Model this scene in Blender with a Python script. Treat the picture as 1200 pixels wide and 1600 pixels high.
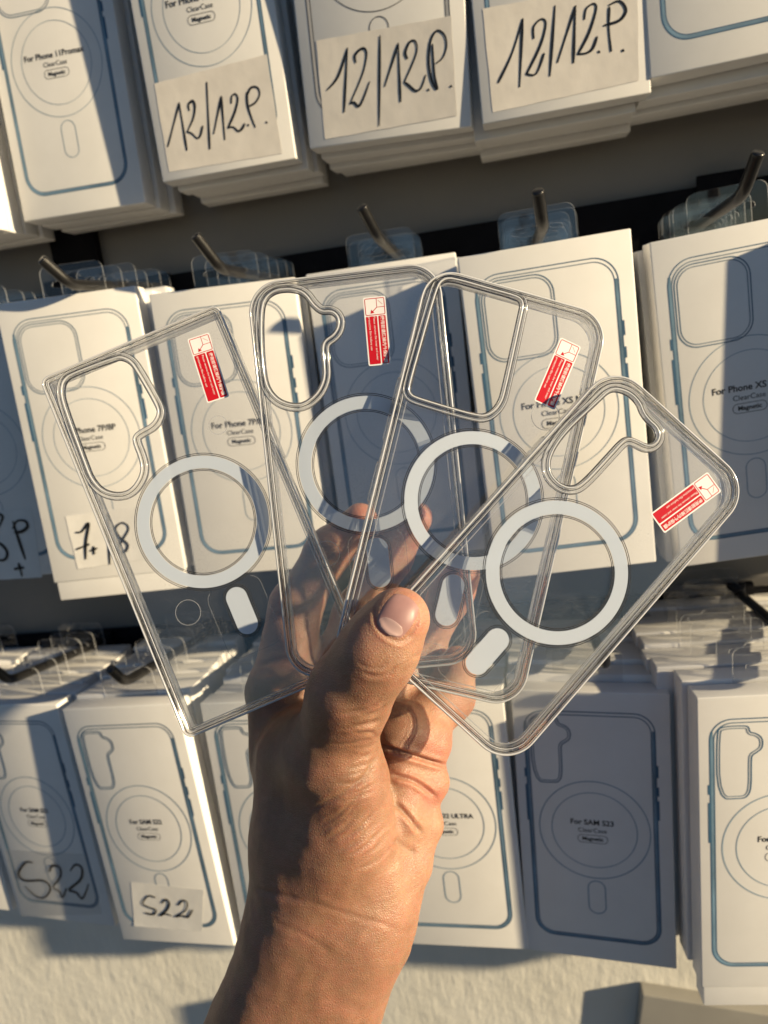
import bpy, bmesh, math, random
import numpy as np
from mathutils import Vector, Matrix, Euler, noise
from mathutils.geometry import tessellate_polygon
from mathutils.bvhtree import BVHTree

# measured data, millimetres (world: x along the wall, y into the wall, z up; eye at 0,0,0)
BOX_SCALE = {'A3': 1.1026, 'A4': 1.0261, 'A5': 1.0789}
CAM_AXES = [[0.97684, 0.17049, -0.12926], [0.08934, 0.22391, 0.97051], [0.19441, -0.95958, 0.20349]]
BOX_POSE = {'S22b': [[-278.2, 406.6, -295.7], [-1.19, -2.82, -4.67]], 'S23': [[22.5, 410.3, -301.0], [-2.56, 1.5, -5.68]], 'R3R': [[123.2, 384.6, -293.1], [-1.25, 1.79, 5.0]], 'M3': [[-71.2, 414.5, -298.4], [-2.0, 0.08, -1.27]], 'S22a': [[-381.3, 426.3, -299.2], [0.1, -1.53, -7.02]], 'S22c': [[-176.9, 404.6, -295.9], [-2.66, -0.92, -2.66]], 'B1': [[-272.1, 429.0, -26.1], [-0.96, 0.48, 6.84]], 'B2': [[-173.8, 439.4, -34.3], [0.33, 1.3, 5.5]], 'B3': [[-74.8, 451.2, -34.8], [0.08, 0.22, 2.27]], 'B4': [[22.3, 416.9, -42.2], [0.09, -1.13, 4.71]], 'B5': [[125.7, 429.5, -46.8], [2.41, -3.09, 4.23]], 'A1': [[-278.4, 489.6, 217.5], [-0.15, 1.26, 0.82]], 'A2': [[-167.8, 476.0, 223.0], [1.11, 0.5, -0.47]], 'A3': [[-57.5, 467.0, 231.9], [4.07, 3.11, -2.48]], 'A4': [[42.0, 466.0, 221.2], [1.43, 0.26, -0.11]], 'A5': [[136.1, 465.0, 233.3], [1.2, -1.2, -0.27]], 'B0': [[-371.0, 450.0, -27.0], [-0.5, 0.5, 5.5]], 'A0': [[-381.0, 470.0, 214.0], [0.0, 1.0, 0.5]], 'B6': [[226.0, 411.0, -46.0], [1.0, -1.0, 4.0]], 'B7': [[327.0, 420.0, -46.0], [1.0, -1.0, 2.0]], 'A6': [[226.0, 466.0, 216.0], [1.0, 0.0, 0.0]], 'A7': [[327.0, 466.0, 216.0], [1.0, 0.0, 0.0]], 'A8': [[428.0, 466.0, 216.0], [1.0, 0.0, 0.0]], 'S4': [[223.0, 384.0, -293.0], [-1.0, 1.0, 0.0]], 'S5': [[322.0, 390.0, -293.0], [-1.0, 1.0, 0.0]], 'S6': [[421.0, 388.0, -293.0], [-1.0, 1.0, 0.0]], 'S7': [[520.0, 374.0, -296.0], [-1.0, 1.0, 0.0]], 'D1': [[150.0, 412.0, -572.0], [0.0, 0.0, 0.0]], 'S0': [[-481.0, 440.0, -300.0], [0.0, -1.5, -6.0]]}
PAPER = {'A2': [[-39.57, -33.95], [36.7, -31.24], [37.35, -87.81], [-40.02, -86.23]], 'A3': [[-35.45, -39.25], [38.28, -39.04], [38.34, -85.85], [-36.17, -87.8]], 'A4': [[-40.43, -34.36], [41.34, -36.47], [39.74, -84.97], [-39.76, -86.99]], 'B1': [[-28.66, -47.51], [24.54, -45.98], [24.82, -81.93], [-27.37, -84.01]], 'B0': [[-26.48, -39.77], [26.55, -42.98], [22.86, -93.68], [-29.43, -91.54]], 'S22a': [[-42.28, -31.13], [36.52, -29.55], [36.91, -81.65], [-44.27, -92.36]], 'S22b': [[-26.06, -42.96], [32.26, -47.32], [22.82, -81.02], [-32.53, -79.05]]}
INK = {'A2': [[[-37.55, -71.1], [-24.93, -47.78]], [[-24.93, -47.78], [-25.17, -75.36]], [[-19.03, -53.0], [-18.93, -49.76], [-15.86, -48.17], [-14.86, -51.4], [-17.26, -57.98], [-22.87, -65.01]], [[-22.87, -65.01], [-20.04, -66.43], [-16.83, -69.81], [-14.33, -68.35], [-11.97, -63.57]], [[-4.51, -39.7], [-9.64, -77.18]], [[-5.31, -68.93], [3.54, -49.11]], [[3.54, -49.11], [1.37, -73.54]], [[9.45, -53.82], [10.31, -50.31], [12.87, -49.21], [14.01, -52.34], [10.85, -59.14], [4.8, -67.38]], [[4.8, -67.38], [8.24, -67.5], [10.98, -70.3], [13.84, -69.39], [15.89, -66.95]], [[17.88, -67.85], [18.34, -68.3]], [[20.54, -49.84], [19.8, -57.02], [21.13, -64.61], [22.55, -69.95]], [[20.23, -51.61], [23.58, -47.66], [27.71, -48.22], [28.61, -52.19], [25.28, -56.15], [20.76, -57.65]], [[30.08, -68.37], [30.53, -68.82]]], 'A3': [[[-31.85, -63.53], [-24.99, -57.93], [-18.32, -45.44]], [[-18.32, -45.44], [-23.56, -75.59]], [[-14.39, -52.71], [-14.58, -49.56], [-11.71, -47.14], [-8.9, -47.03], [-8.21, -50.5], [-11.38, -58.99], [-19.62, -71.96]], [[-19.62, -71.96], [-17.47, -71.79], [-15.05, -73.97], [-12.06, -70.7], [-7.81, -63.11]], [[-0.0, -42.5], [-4.47, -84.85]], [[0.44, -66.27], [9.54, -47.44]], [[9.54, -47.44], [8.38, -74.9]], [[13.76, -55.08], [13.01, -51.9], [15.9, -47.53], [18.89, -47.98], [18.74, -53.63], [11.32, -65.84]], [[11.32, -65.84], [13.7, -67.97], [17.05, -70.87], [20.2, -69.78], [22.95, -64.38]], [[23.65, -71.17], [24.23, -71.61]], [[27.69, -50.61], [27.67, -64.62], [28.68, -71.7], [25.98, -67.04], [25.14, -58.08], [26.83, -48.75], [30.61, -44.6], [34.37, -47.32], [35.0, -52.58], [32.68, -57.45], [29.04, -59.53]], [[35.95, -71.21], [36.52, -71.65]]], 'A4': [[[-35.22, -72.2], [-26.53, -59.28], [-19.3, -43.51]], [[-19.3, -43.51], [-23.77, -76.38]], [[-14.19, -53.96], [-13.74, -48.36], [-9.37, -45.44], [-7.26, -48.35], [-11.07, -58.36], [-19.49, -70.91]], [[-19.49, -70.91], [-14.21, -71.62], [-9.31, -62.51]], [[-1.76, -40.7], [-6.99, -73.98]], [[-2.38, -68.02], [8.93, -42.8]], [[8.93, -42.8], [6.03, -69.84]], [[13.19, -49.82], [14.43, -45.11], [18.55, -43.46], [19.43, -46.71], [15.03, -57.02], [8.74, -66.15]], [[8.74, -66.15], [13.08, -66.46], [16.58, -64.85], [19.19, -59.69]], [[19.57, -66.8], [20.08, -67.4]], [[26.35, -46.84], [25.54, -56.55], [26.12, -67.9]], [[23.23, -54.86], [31.28, -53.95], [34.8, -49.72], [31.76, -44.84], [26.42, -45.63]], [[31.98, -68.5], [32.62, -69.12]]], 'B1': [[[-23.01, -58.77], [-19.09, -58.64], [-13.27, -53.57], [-17.92, -66.5], [-20.16, -77.37]], [[-24.83, -70.19], [-15.96, -67.81]], [[-15.76, -72.27], [-11.28, -71.09]], [[-13.24, -69.77], [-13.8, -74.71]], [[0.96, -48.8], [-4.39, -82.4]], [[12.64, -57.71], [9.18, -55.69], [4.13, -58.97], [5.67, -65.18], [10.15, -70.62], [8.22, -74.84], [4.2, -75.52], [3.21, -72.08], [7.52, -67.03], [12.56, -60.98], [12.64, -57.71]]], 'B0': [[[10.77, -50.74], [11.97, -63.92], [13.51, -78.47]], [[9.68, -55.37], [13.88, -50.48], [19.83, -51.09], [20.69, -55.31], [15.71, -58.36], [10.2, -58.39]], [[3.88, -85.38], [10.8, -84.85]], [[7.87, -81.53], [8.22, -90.67]], [[-2.51, -42.28], [3.5, -45.27], [2.68, -48.72], [-3.45, -56.39], [-9.38, -60.56], [-8.1, -65.48]], [[-7.54, -63.14], [-2.07, -66.09], [1.03, -71.2], [-0.08, -75.91], [-3.67, -77.97], [-9.44, -76.19], [-10.73, -71.23], [-5.41, -64.55]]], 'S22a': [[[-16.56, -40.56], [-23.57, -41.08], [-33.9, -51.7], [-28.85, -57.57], [-10.74, -56.04], [-6.04, -62.76], [-14.6, -71.61], [-23.11, -70.6], [-30.63, -63.14]], [[-2.27, -47.38], [2.32, -41.76], [8.58, -43.02], [7.11, -51.02], [-2.51, -60.67], [2.02, -64.71], [3.31, -69.93], [9.69, -61.36]], [[18.38, -44.87], [24.72, -39.18], [29.75, -42.24], [25.57, -52.1], [12.34, -62.01], [18.31, -64.12], [22.5, -69.02], [31.88, -55.91]]], 'S22b': [[[-8.27, -54.33], [-13.56, -53.27], [-20.0, -59.46], [-15.97, -62.44], [-10.46, -64.58], [-13.51, -68.32], [-19.67, -67.32]], [[-3.89, -58.84], [0.1, -55.58], [2.15, -58.61], [-1.32, -64.2], [-8.15, -69.19], [-2.93, -67.4], [1.14, -68.78]], [[9.18, -59.89], [14.08, -55.85], [16.93, -58.05], [13.51, -64.36], [4.43, -69.42], [10.96, -68.35], [14.61, -69.28], [19.64, -63.34]]]}
HOOK = {'B1': [[-259.18, 420.01, 69.18], [-266.06, 407.01, 83.75]], 'B2': [[-166.21, 430.37, 65.67], [-173.21, 417.37, 83.95]], 'B3': [[-71.66, 442.23, 70.77], [-76.51, 429.23, 86.02]], 'B4': [[20.81, 407.9, 57.45], [19.02, 394.9, 72.18]], 'B5': [[121.07, 420.53, 58.02], [125.06, 407.53, 74.63]], 'S22b': [[-268.77, 402.63, -183.6], [-270.78, 392.63, -169.28]], 'S22c': [[-163.5, 400.58, -183.81], [-164.5, 390.58, -169.81]], 'M3': [[-57.72, 410.5, -186.38], [-58.72, 400.5, -172.38]], 'S23': [[35.92, 406.32, -188.96], [34.92, 396.32, -174.96]], 'R3R': [[146.68, 380.64, -187.07], [145.68, 370.64, -173.07]], 'S22a': [[-371.83, 422.27, -187.12], [-372.83, 412.27, -173.12]]}
CASE = {'C1': {'c': [-129.42, 268.85, -54.17], 'e': [-14.61, -15.08, 14.82], 'edge': [-39.56, 39.83, -80.32, 78.23], 'hole': [[-29.72, 75.58], [-24.93, 76.12], [-8.14, 75.27], [-5.51, 74.72], [-2.95, 71.89], [-1.97, 68.01], [0.32, 50.63], [-0.54, 47.84], [-3.88, 45.25], [-10.06, 44.74], [-12.69, 43.86], [-14.17, 41.63], [-14.21, 32.51], [-16.2, 27.65], [-22.1, 23.62], [-27.52, 24.23], [-32.49, 28.05], [-34.34, 33.96], [-34.36, 38.82], [-33.44, 65.65], [-32.38, 71.82]], 'sticker': [[21.78, 71.97], [31.17, 70.83], [30.29, 43.25], [20.98, 43.79]], 'pill': [1.62, -40.05], 'marks': [[-19.63, -31.61, 5.1], [20.82, 34.12, 3.8]]}, 'C2': {'c': [-60.96, 278.14, -39.0], 'e': [-10.31, 1.04, 8.04], 'edge': [-39.84, 36.47, -75.73, 82.81], 'hole': [[-34.06, 65.59], [-31.56, 69.6], [-27.53, 71.15], [-21.92, 70.74], [-17.53, 68.7], [-14.98, 63.86], [-11.51, 60.42], [-7.67, 60.47], [-5.58, 58.47], [-5.68, 55.2], [-7.76, 52.41], [-11.26, 50.79], [-13.1, 47.96], [-13.09, 40.87], [-13.37, 35.83], [-15.94, 31.04], [-20.15, 27.69], [-24.67, 26.41], [-30.4, 28.32], [-33.9, 31.76], [-35.9, 37.09], [-35.66, 51.06]], 'sticker': [[5.3, 65.0], [13.92, 64.98], [14.4, 38.0], [5.28, 38.28]], 'pill': [1.73, -39.49], 'marks': [[-19.28, -33.81, 5.1], [34.17, -83.91, 2.6]]}, 'C3': {'c': [-20.2, 275.21, -57.02], 'e': [-14.92, 22.29, 11.97], 'edge': [-38.67, 36.26, -85.17, 73.65], 'hole': [[-33.01, 76.87], [-31.72, 80.15], [-28.66, 81.56], [-14.19, 81.45], [-1.51, 81.6], [0.21, 79.96], [0.29, 76.25], [0.84, 46.03], [0.58, 39.42], [-2.43, 34.44], [-6.49, 32.84], [-31.23, 33.46], [-33.76, 34.33], [-34.35, 36.75], [-33.68, 56.18]], 'sticker': [[18.99, 71.64], [27.7, 70.05], [23.36, 42.64], [14.23, 44.13]], 'pill': [0.03, -39.27], 'marks': [[20.12, 39.41, 5.6]]}, 'C4': {'c': [8.67, 265.61, -85.36], 'e': [-21.75, 48.41, -2.01], 'edge': [-36.91, 34.79, -74.54, 66.62], 'hole': [[-30.74, 59.52], [-30.48, 64.1], [-28.79, 66.67], [-24.02, 68.73], [-19.38, 68.33], [-16.05, 66.39], [-12.13, 65.66], [-8.32, 65.83], [-5.66, 64.28], [-5.15, 61.43], [-6.49, 59.2], [-9.99, 58.31], [-13.69, 56.91], [-15.23, 54.17], [-15.33, 46.8], [-15.58, 31.1], [-17.69, 27.21], [-22.06, 25.51], [-27.47, 26.48], [-31.1, 31.69], [-32.4, 42.04]], 'sticker': [[17.96, 67.0], [26.66, 65.68], [20.62, 38.19], [11.55, 40.74]], 'pill': [-0.35, -39.35], 'marks': []}}
HAND_FRONT = [[[-68.14, 272.57, 308, 29], [-32.61, 171.04, 302, 23]], [[-45.35, 269.91, 305, 27], [-9.03, 167.26, 300, 20]], [[-55.22, 262.3, 312, 28], [-21.66, 173.31, 306, 23]], [[-32.71, 171.61, 303, 23], [-29.34, 138.56, 307, 25]], [[-29.34, 138.56, 307, 25], [-30.8, 104.94, 308, 24]], [[-22.57, 156.64, 300, 21], [-16.59, 129.65, 293, 19.5]], [[-16.59, 129.65, 293, 19.5], [-14.38, 106.94, 285, 16.5]], [[-21.84, 95.24, 287, 17.5], [-12.23, 67.15, 271, 14]], [[-12.23, 67.15, 271, 14], [-2.31, 50.35, 261, 12.2]], [[-2.31, 50.45, 261.5, 12.3], [5.49, 37.97, 258.5, 11]]]
HAND_BACK = [[[-42.21, 106.94, 318, 17], [-46.16, 82.22, 326, 15]], [[-47.02, 81.27, 328, 14.5], [-41.28, 43.37, 338, 11.5]], [[-41.28, 43.37, 338, 11.2], [-26.32, 18.55, 338, 9.8]], [[-26.32, 18.55, 338, 9.8], [-10.58, 4.41, 332, 8.3]], [[-23.36, 84.69, 330, 14], [-12.18, 48.71, 344, 11]], [[-12.18, 48.71, 344, 10.5], [3.03, 20.58, 342, 9.4]], [[3.03, 20.58, 342, 9.4], [14.19, 2.96, 334, 8.1]], [[-2.88, 89.43, 326, 13], [16.65, 66.58, 342, 10.5]], [[16.65, 66.58, 342, 10.2], [31.41, 38.88, 338, 9]], [[31.41, 38.88, 338, 9], [35.84, 28.5, 332, 8.2]], [[11.12, 97.26, 314, 12.5], [29.03, 84.18, 328, 10.5]], [[29.03, 84.18, 328, 10.3], [33.47, 69.24, 326, 8.6]], [[7.63, 95.4, 308, 12.5], [19.88, 99.95, 312, 9]], [[7.58, 112.38, 306, 12], [19.69, 115.4, 309, 8.6]], [[5.9, 127.37, 303, 14], [14.94, 131.77, 307, 10.3]], [[-0.53, 146.02, 300, 17], [6.44, 146.14, 303, 14]], [[-3.98, 159.29, 300, 18], [-9.03, 169.91, 300, 20]], [[-22.8, 108.28, 322, 20], [-11.19, 148.21, 316, 22]], [[-36.35, 106.27, 316, 19], [-22.09, 146.34, 312, 20]]]
CREASE = [([(-1.03, 93.67), (10.27, 97.52), (26.18, 102.14)], 1.9, 0.9), ([(2.31, 105.22), (12.83, 108.3), (20.79, 114.46)], 1.4, 0.9), ([(3.34, 115.49), (10.27, 122.67), (14.88, 128.83)], 1.1, 1.0), ([(3.08, 130.88), (8.21, 134.73), (12.83, 137.3)], 0.5, 1.3), ([(-28.74, 118.82), (-17.96, 113.69), (-7.7, 105.73), (-3.08, 98.04), (-2.05, 91.88)], 0.55, 1.0), ([(-33.36, 155.27), (-17.96, 160.14), (-2.57, 164.5), (4.62, 166.81)], 0.22, 1.1), ([(-44.91, 164.25), (-33.36, 168.87), (-20.53, 177.08)], 0.2, 1.2), ([(-52.61, 150.13), (-43.63, 153.47), (-33.36, 155.27)], 0.4, 1.3), ([(-9.75, 63.65), (-3.85, 65.7), (1.54, 64.93), (5.65, 61.59)], 0.35, 0.9), ([(-10.78, 60.31), (-5.13, 62.62), (0.0, 62.11)], 0.25, 0.8), ([(-2.05, 90.34), (-6.42, 88.54), (-12.83, 88.8)], 0.4, 0.9), ([(0.77, 76.99), (-2.57, 80.07), (-8.98, 81.61)], 0.4, 0.9), ([(-0.51, 84.18), (-5.13, 85.2), (-11.55, 85.97)], 0.3, 0.9), ([(-44.14, 41.58), (-35.93, 39.78), (-27.72, 35.42)], 0.7, 0.9), ([(-50.81, 62.11), (-41.06, 59.03), (-30.28, 60.57)], 0.7, 1.0), ([(-28.74, 21.81), (-21.81, 17.45), (-16.42, 11.55)], 0.5, 0.8), ([(-13.35, 43.12), (-8.98, 39.78), (-5.65, 35.93)], 0.5, 0.9), ([(11.55, 59.03), (16.68, 55.95), (21.81, 51.33)], 0.5, 0.9), ([(23.1, 39.78), (26.95, 37.21), (31.31, 35.93)], 0.4, 0.8), ([(-1.03, 33.88), (-3.59, 39.78), (-2.57, 45.68), (1.54, 50.3), (7.19, 52.1), (11.55, 48.76), (13.86, 43.12), (12.83, 37.21)], 0.55, 0.75), ([(-26.33, 125.57), (-16.07, 119.83), (-6.84, 110.18)], 0.2280836023895602, 0.8), ([(-26.32, 126.94), (-19.58, 123.17), (-13.52, 116.84)], 0.23745278161440284, 0.8), ([(-25.26, 128.4), (-17.2, 123.88), (-9.94, 116.3)], 0.26771535238392064, 0.8), ([(-22.26, 129.87), (-16.86, 126.85), (-12.0, 121.77)], 0.25697257926524286, 0.8), ([(-23.52, 131.67), (-16.33, 127.65), (-9.86, 120.89)], 0.28088516168445476, 0.8), ([(-21.2, 131.05), (-12.92, 126.41), (-5.46, 118.62)], 0.23333957554516932, 0.8), ([(-17.98, 131.06), (-10.29, 126.75), (-3.36, 119.52)], 0.3158582286109247, 0.8), ([(-17.68, 131.96), (-10.51, 127.95), (-4.06, 121.21)], 0.28411709239650285, 0.8), ([(-18.98, 136.34), (-11.0, 131.88), (-3.82, 124.38)], 0.3129774695308067, 0.8), ([(-15.44, 135.53), (-8.97, 131.9), (-3.15, 125.82)], 0.2416980026421995, 0.8), ([(-14.42, 137.52), (-5.57, 132.56), (2.4, 124.24)], 0.26599160127484817, 0.8), ([(-15.1, 138.3), (-8.63, 134.68), (-2.81, 128.6)], 0.31625074113263785, 0.8), ([(-13.59, 139.99), (-2.72, 133.9), (7.06, 123.69)], 0.22419680371812706, 0.8), ([(-12.61, 141.79), (-6.38, 138.3), (-0.78, 132.44)], 0.24759382575651737, 0.8), ([(-11.28, 143.31), (-5.61, 140.14), (-0.5, 134.8)], 0.2629459882922734, 0.8), ([(-10.63, 143.89), (-1.62, 138.85), (6.48, 130.39)], 0.30070479361350383, 0.8), ([(-15.51, 80.61), (-8.11, 78.83), (-2.05, 75.75)], 0.31011708977991836, 0.75), ([(-18.86, 81.07), (-9.41, 80.07), (-1.67, 76.99)], 0.2746133678475228, 0.75), ([(-13.62, 85.83), (-6.84, 85.25), (-1.28, 82.17)], 0.28401047846273764, 0.75), ([(-17.55, 87.18), (-8.39, 86.23), (-0.9, 83.15)], 0.27737780279615043, 0.75), ([(-6.49, 88.8), (-3.2, 88.01), (-0.51, 84.93)], 0.27609038316305234, 0.75), ([(-22.45, 93.48), (-10.6, 92.75), (-0.9, 89.67)], 0.22701699212134804, 0.75), ([(-13.57, 94.77), (-6.81, 94.49), (-1.28, 91.41)], 0.21348103313150463, 0.75), ([(-10.21, 98.97), (-5.51, 97.18), (-1.67, 94.1)], 0.2716959009203381, 0.75), ([(-15.43, 103.53), (-8.07, 101.56), (-2.05, 98.49)], 0.28326717524388023, 0.75), ([(-15.14, 105.53), (-8.15, 103.82), (-2.44, 100.74)], 0.2455626259363611, 0.75), ([(-18.47, 109.25), (-9.86, 107.08), (-2.82, 104.0)], 0.2350328986813015, 0.75), ([(-17.88, 109.0), (-9.81, 108.65), (-3.21, 105.57)], 0.29859240641135887, 0.75), ([(-17.08, 114.37), (-9.66, 111.96), (-3.59, 108.88)], 0.2602159283227124, 0.75), ([(-21.08, 116.44), (-11.68, 114.52), (-3.98, 111.44)], 0.30182538057535835, 0.75)]

EYE_H = 1350.0           # eye height above the pavement, mm
WALL_Y = 560.0           # wall plane, mm in front of the eye
BW, BH, BT = 92.0, 183.7, 15.5   # box width, height, thickness
S = 0.001
random.seed(11)
sc = bpy.context.scene
for o in list(bpy.data.objects): bpy.data.objects.remove(o)

# ------------------------------------------------------------------ camera
cam_d = bpy.data.cameras.new('camera'); cam = bpy.data.objects.new('camera', cam_d)
sc.collection.objects.link(cam); sc.camera = cam
ax = [Vector(a) for a in CAM_AXES]
cam.matrix_world = Matrix(((ax[0].x, ax[1].x, ax[2].x, 0), (ax[0].y, ax[1].y, ax[2].y, 0),
                           (ax[0].z, ax[1].z, ax[2].z, EYE_H * S), (0, 0, 0, 1)))
cam_d.sensor_fit = 'VERTICAL'; cam_d.sensor_height = 24.0
cam_d.lens = 24.0 * 1130.0 / 1600.0
cam_d.clip_start = 0.01; cam_d.clip_end = 500.0
cam_d.dof.use_dof = True; cam_d.dof.focus_distance = 0.275
cam_d.dof.aperture_fstop = cam_d.lens / 2.3

# ------------------------------------------------------------------ light
SUN_TO = Vector((3.4, -1.0, 0.90)).normalized()
sun_el = math.asin(SUN_TO.z); sun_az = math.atan2(SUN_TO.x, SUN_TO.y)   # clockwise from +y
world = bpy.data.worlds.new('World'); sc.world = world; world.use_nodes = True
wn = world.node_tree; bg = wn.nodes['Background']
sky = wn.nodes.new('ShaderNodeTexSky'); sky.sky_type = 'NISHITA'; sky.sun_disc = False
sky.sun_elevation = sun_el; sky.sun_rotation = sun_az
sky.air_density = 1.0; sky.dust_density = 0.4; sky.ozone_density = 4.0
wn.links.new(sky.outputs[0], bg.inputs['Color']); bg.inputs['Strength'].default_value = 0.05
sun_d = bpy.data.lights.new('sun', 'SUN'); sun_d.energy = 5.0; sun_d.angle = math.radians(0.9)
sun_d.color = (1.0, 0.80, 0.50)
sun = bpy.data.objects.new('sun', sun_d); sc.collection.objects.link(sun)
sun.rotation_euler = SUN_TO.to_track_quat('Z', 'Y').to_euler(); sun.location = (3, -1, 3)
sc.view_settings.view_transform = 'Standard'; sc.view_settings.look = 'None'
sc.view_settings.exposure = 0.82; sc.view_settings.gamma = 1.0
sc.cycles.max_bounces = 12; sc.cycles.transparent_max_bounces = 40
sc.cycles.transmission_bounces = 8; sc.cycles.glossy_bounces = 6; sc.cycles.diffuse_bounces = 3
sc.cycles.caustics_refractive = False; sc.cycles.caustics_reflective = False
sc.cycles.sample_clamp_indirect = 6.0
sc.cycles.use_denoising = True

# ------------------------------------------------------------------ materials
def nodes(name):
    m = bpy.data.materials.new(name); m.use_nodes = True
    nt = m.node_tree; return m, nt, nt.nodes['Principled BSDF'], nt.nodes['Material Output']
def tex(nt, kind, **kw):
    n = nt.nodes.new(kind)
    for k, v in kw.items():
        if k in n.inputs: n.inputs[k].default_value = v
        else: setattr(n, k, v)
    return n
def coords(nt, scale=(1, 1, 1), rot=(0, 0, 0), src='Object'):
    tc = nt.nodes.new('ShaderNodeTexCoord'); mp = nt.nodes.new('ShaderNodeMapping')
    mp.inputs['Scale'].default_value = scale; mp.inputs['Rotation'].default_value = rot
    nt.links.new(tc.outputs[src], mp.inputs['Vector']); return mp.outputs['Vector']
def ramp(nt, fac, stops):
    r = nt.nodes.new('ShaderNodeValToRGB'); e = r.color_ramp.elements
    while len(e) < len(stops): e.new(0.5)
    for i, (p, c) in enumerate(stops): e[i].position = p; e[i].color = (*c, 1) if len(c) == 3 else c
    nt.links.new(fac, r.inputs['Fac']); return r.outputs['Color']
def bump(nt, h, strength, dist, prev=None):
    b = nt.nodes.new('ShaderNodeBump'); b.inputs['Strength'].default_value = strength; b.inputs['Distance'].default_value = dist
    nt.links.new(h, b.inputs['Height'])
    if prev is not None: nt.links.new(prev, b.inputs['Normal'])
    return b.outputs['Normal']
def simple(name, col, rough=0.5, metal=0.0, spec=0.5, var=0.0, vscale=60, bmp=0.0, bscale=400):
    m, nt, p, out = nodes(name)
    p.inputs['Base Color'].default_value = (*col, 1); p.inputs['Roughness'].default_value = rough
    p.inputs['Metallic'].default_value = metal; p.inputs['Specular IOR Level'].default_value = spec
    if var:
        v = coords(nt); n = tex(nt, 'ShaderNodeTexNoise', Scale=vscale, Detail=4.0)
        nt.links.new(v, n.inputs['Vector'])
        c = ramp(nt, n.outputs['Fac'], [(0.3, tuple(x * (1 - var) for x in col)), (0.7, tuple(min(1, x * (1 + var * 0.4)) for x in col))])
        nt.links.new(c, p.inputs['Base Color'])
    if bmp:
        v = coords(nt); n = tex(nt, 'ShaderNodeTexNoise', Scale=bscale, Detail=3.0)
        nt.links.new(v, n.inputs['Vector']); nt.links.new(bump(nt, n.outputs['Fac'], bmp, 0.0004), p.inputs['Normal'])
    return m
def clear(name, tint, diffuse, trans, rough, scratch=0.0, glass=0.0, ior=1.45):
    """clear plastic: see-through + fresnel gloss + a little dust; glass = share that really refracts"""
    m, nt, p, out = nodes(name); nt.nodes.remove(p)
    tr = nt.nodes.new('ShaderNodeBsdfTransparent'); tr.inputs['Color'].default_value = (*tint, 1)
    gl = nt.nodes.new('ShaderNodeBsdfGlossy'); gl.inputs['Roughness'].default_value = rough
    lw = nt.nodes.new('ShaderNodeLayerWeight'); lw.inputs['Blend'].default_value = 0.5      # Schlick reflectance, same from both sides
    pw = nt.nodes.new('ShaderNodeMath'); pw.operation = 'POWER'; pw.inputs[1].default_value = 5.0; nt.links.new(lw.outputs['Facing'], pw.inputs[0])
    f0 = ((ior - 1) / (ior + 1)) ** 2
    fr = nt.nodes.new('ShaderNodeMath'); fr.operation = 'MULTIPLY_ADD'; fr.inputs[1].default_value = 1 - f0; fr.inputs[2].default_value = f0; nt.links.new(pw.outputs[0], fr.inputs[0])
    base = tr.outputs[0]
    if glass:
        g = nt.nodes.new('ShaderNodeBsdfGlass'); g.inputs['IOR'].default_value = ior; g.inputs['Roughness'].default_value = 0.02
        g.inputs['Color'].default_value = (*tint, 1)
        mx0 = nt.nodes.new('ShaderNodeMixShader'); mx0.inputs[0].default_value = glass
        nt.links.new(tr.outputs[0], mx0.inputs[1]); nt.links.new(g.outputs[0], mx0.inputs[2]); base = mx0.outputs[0]
    df = nt.nodes.new('ShaderNodeBsdfDiffuse'); df.inputs['Color'].default_value = (0.85, 0.87, 0.92, 1)
    tl = nt.nodes.new('ShaderNodeBsdfTranslucent'); tl.inputs['Color'].default_value = (0.85, 0.87, 0.92, 1)
    dm = nt.nodes.new('ShaderNodeMixShader'); dm.inputs[0].default_value = trans
    nt.links.new(df.outputs[0], dm.inputs[1]); nt.links.new(tl.outputs[0], dm.inputs[2])
    m1 = nt.nodes.new('ShaderNodeMixShader'); nt.links.new(base, m1.inputs[1]); nt.links.new(dm.outputs[0], m1.inputs[2])
    v = coords(nt)
    if scratch:
        n1 = tex(nt, 'ShaderNodeTexNoise', Scale=38.0, Detail=5.0, Roughness=0.65); nt.links.new(v, n1.inputs['Vector'])
        n2 = tex(nt, 'ShaderNodeTexNoise', Scale=1500.0, Detail=2.0); nt.links.new(v, n2.inputs['Vector'])
        a = ramp(nt, n1.outputs['Fac'], [(0.45, (0, 0, 0)), (0.75, (1, 1, 1))])
        b = ramp(nt, n2.outputs['Fac'], [(0.55, (0, 0, 0)), (0.72, (1, 1, 1))])
        mul = nt.nodes.new('ShaderNodeMath'); mul.operation = 'MULTIPLY'; nt.links.new(a, mul.inputs[0]); nt.links.new(b, mul.inputs[1])
        ma = nt.nodes.new('ShaderNodeMath'); ma.operation = 'MULTIPLY_ADD'; ma.inputs[1].default_value = scratch; ma.inputs[2].default_value = diffuse
        nt.links.new(mul.outputs[0], ma.inputs[0]); nt.links.new(ma.outputs[0], m1.inputs[0])
        n3 = tex(nt, 'ShaderNodeTexNoise', Scale=25.0, Detail=3.0); nt.links.new(v, n3.inputs['Vector'])
        nrm = bump(nt, n3.outputs['Fac'], 0.12, 0.0005)
        nt.links.new(nrm, gl.inputs['Normal'])
    else:
        m1.inputs[0].default_value = diffuse
    m2 = nt.nodes.new('ShaderNodeMixShader'); nt.links.new(fr.outputs[0], m2.inputs[0])
    nt.links.new(m1.outputs[0], m2.inputs[1]); nt.links.new(gl.outputs[0], m2.inputs[2])
    nt.links.new((m1 if glass else m2).outputs[0], out.inputs['Surface']); return m

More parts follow.
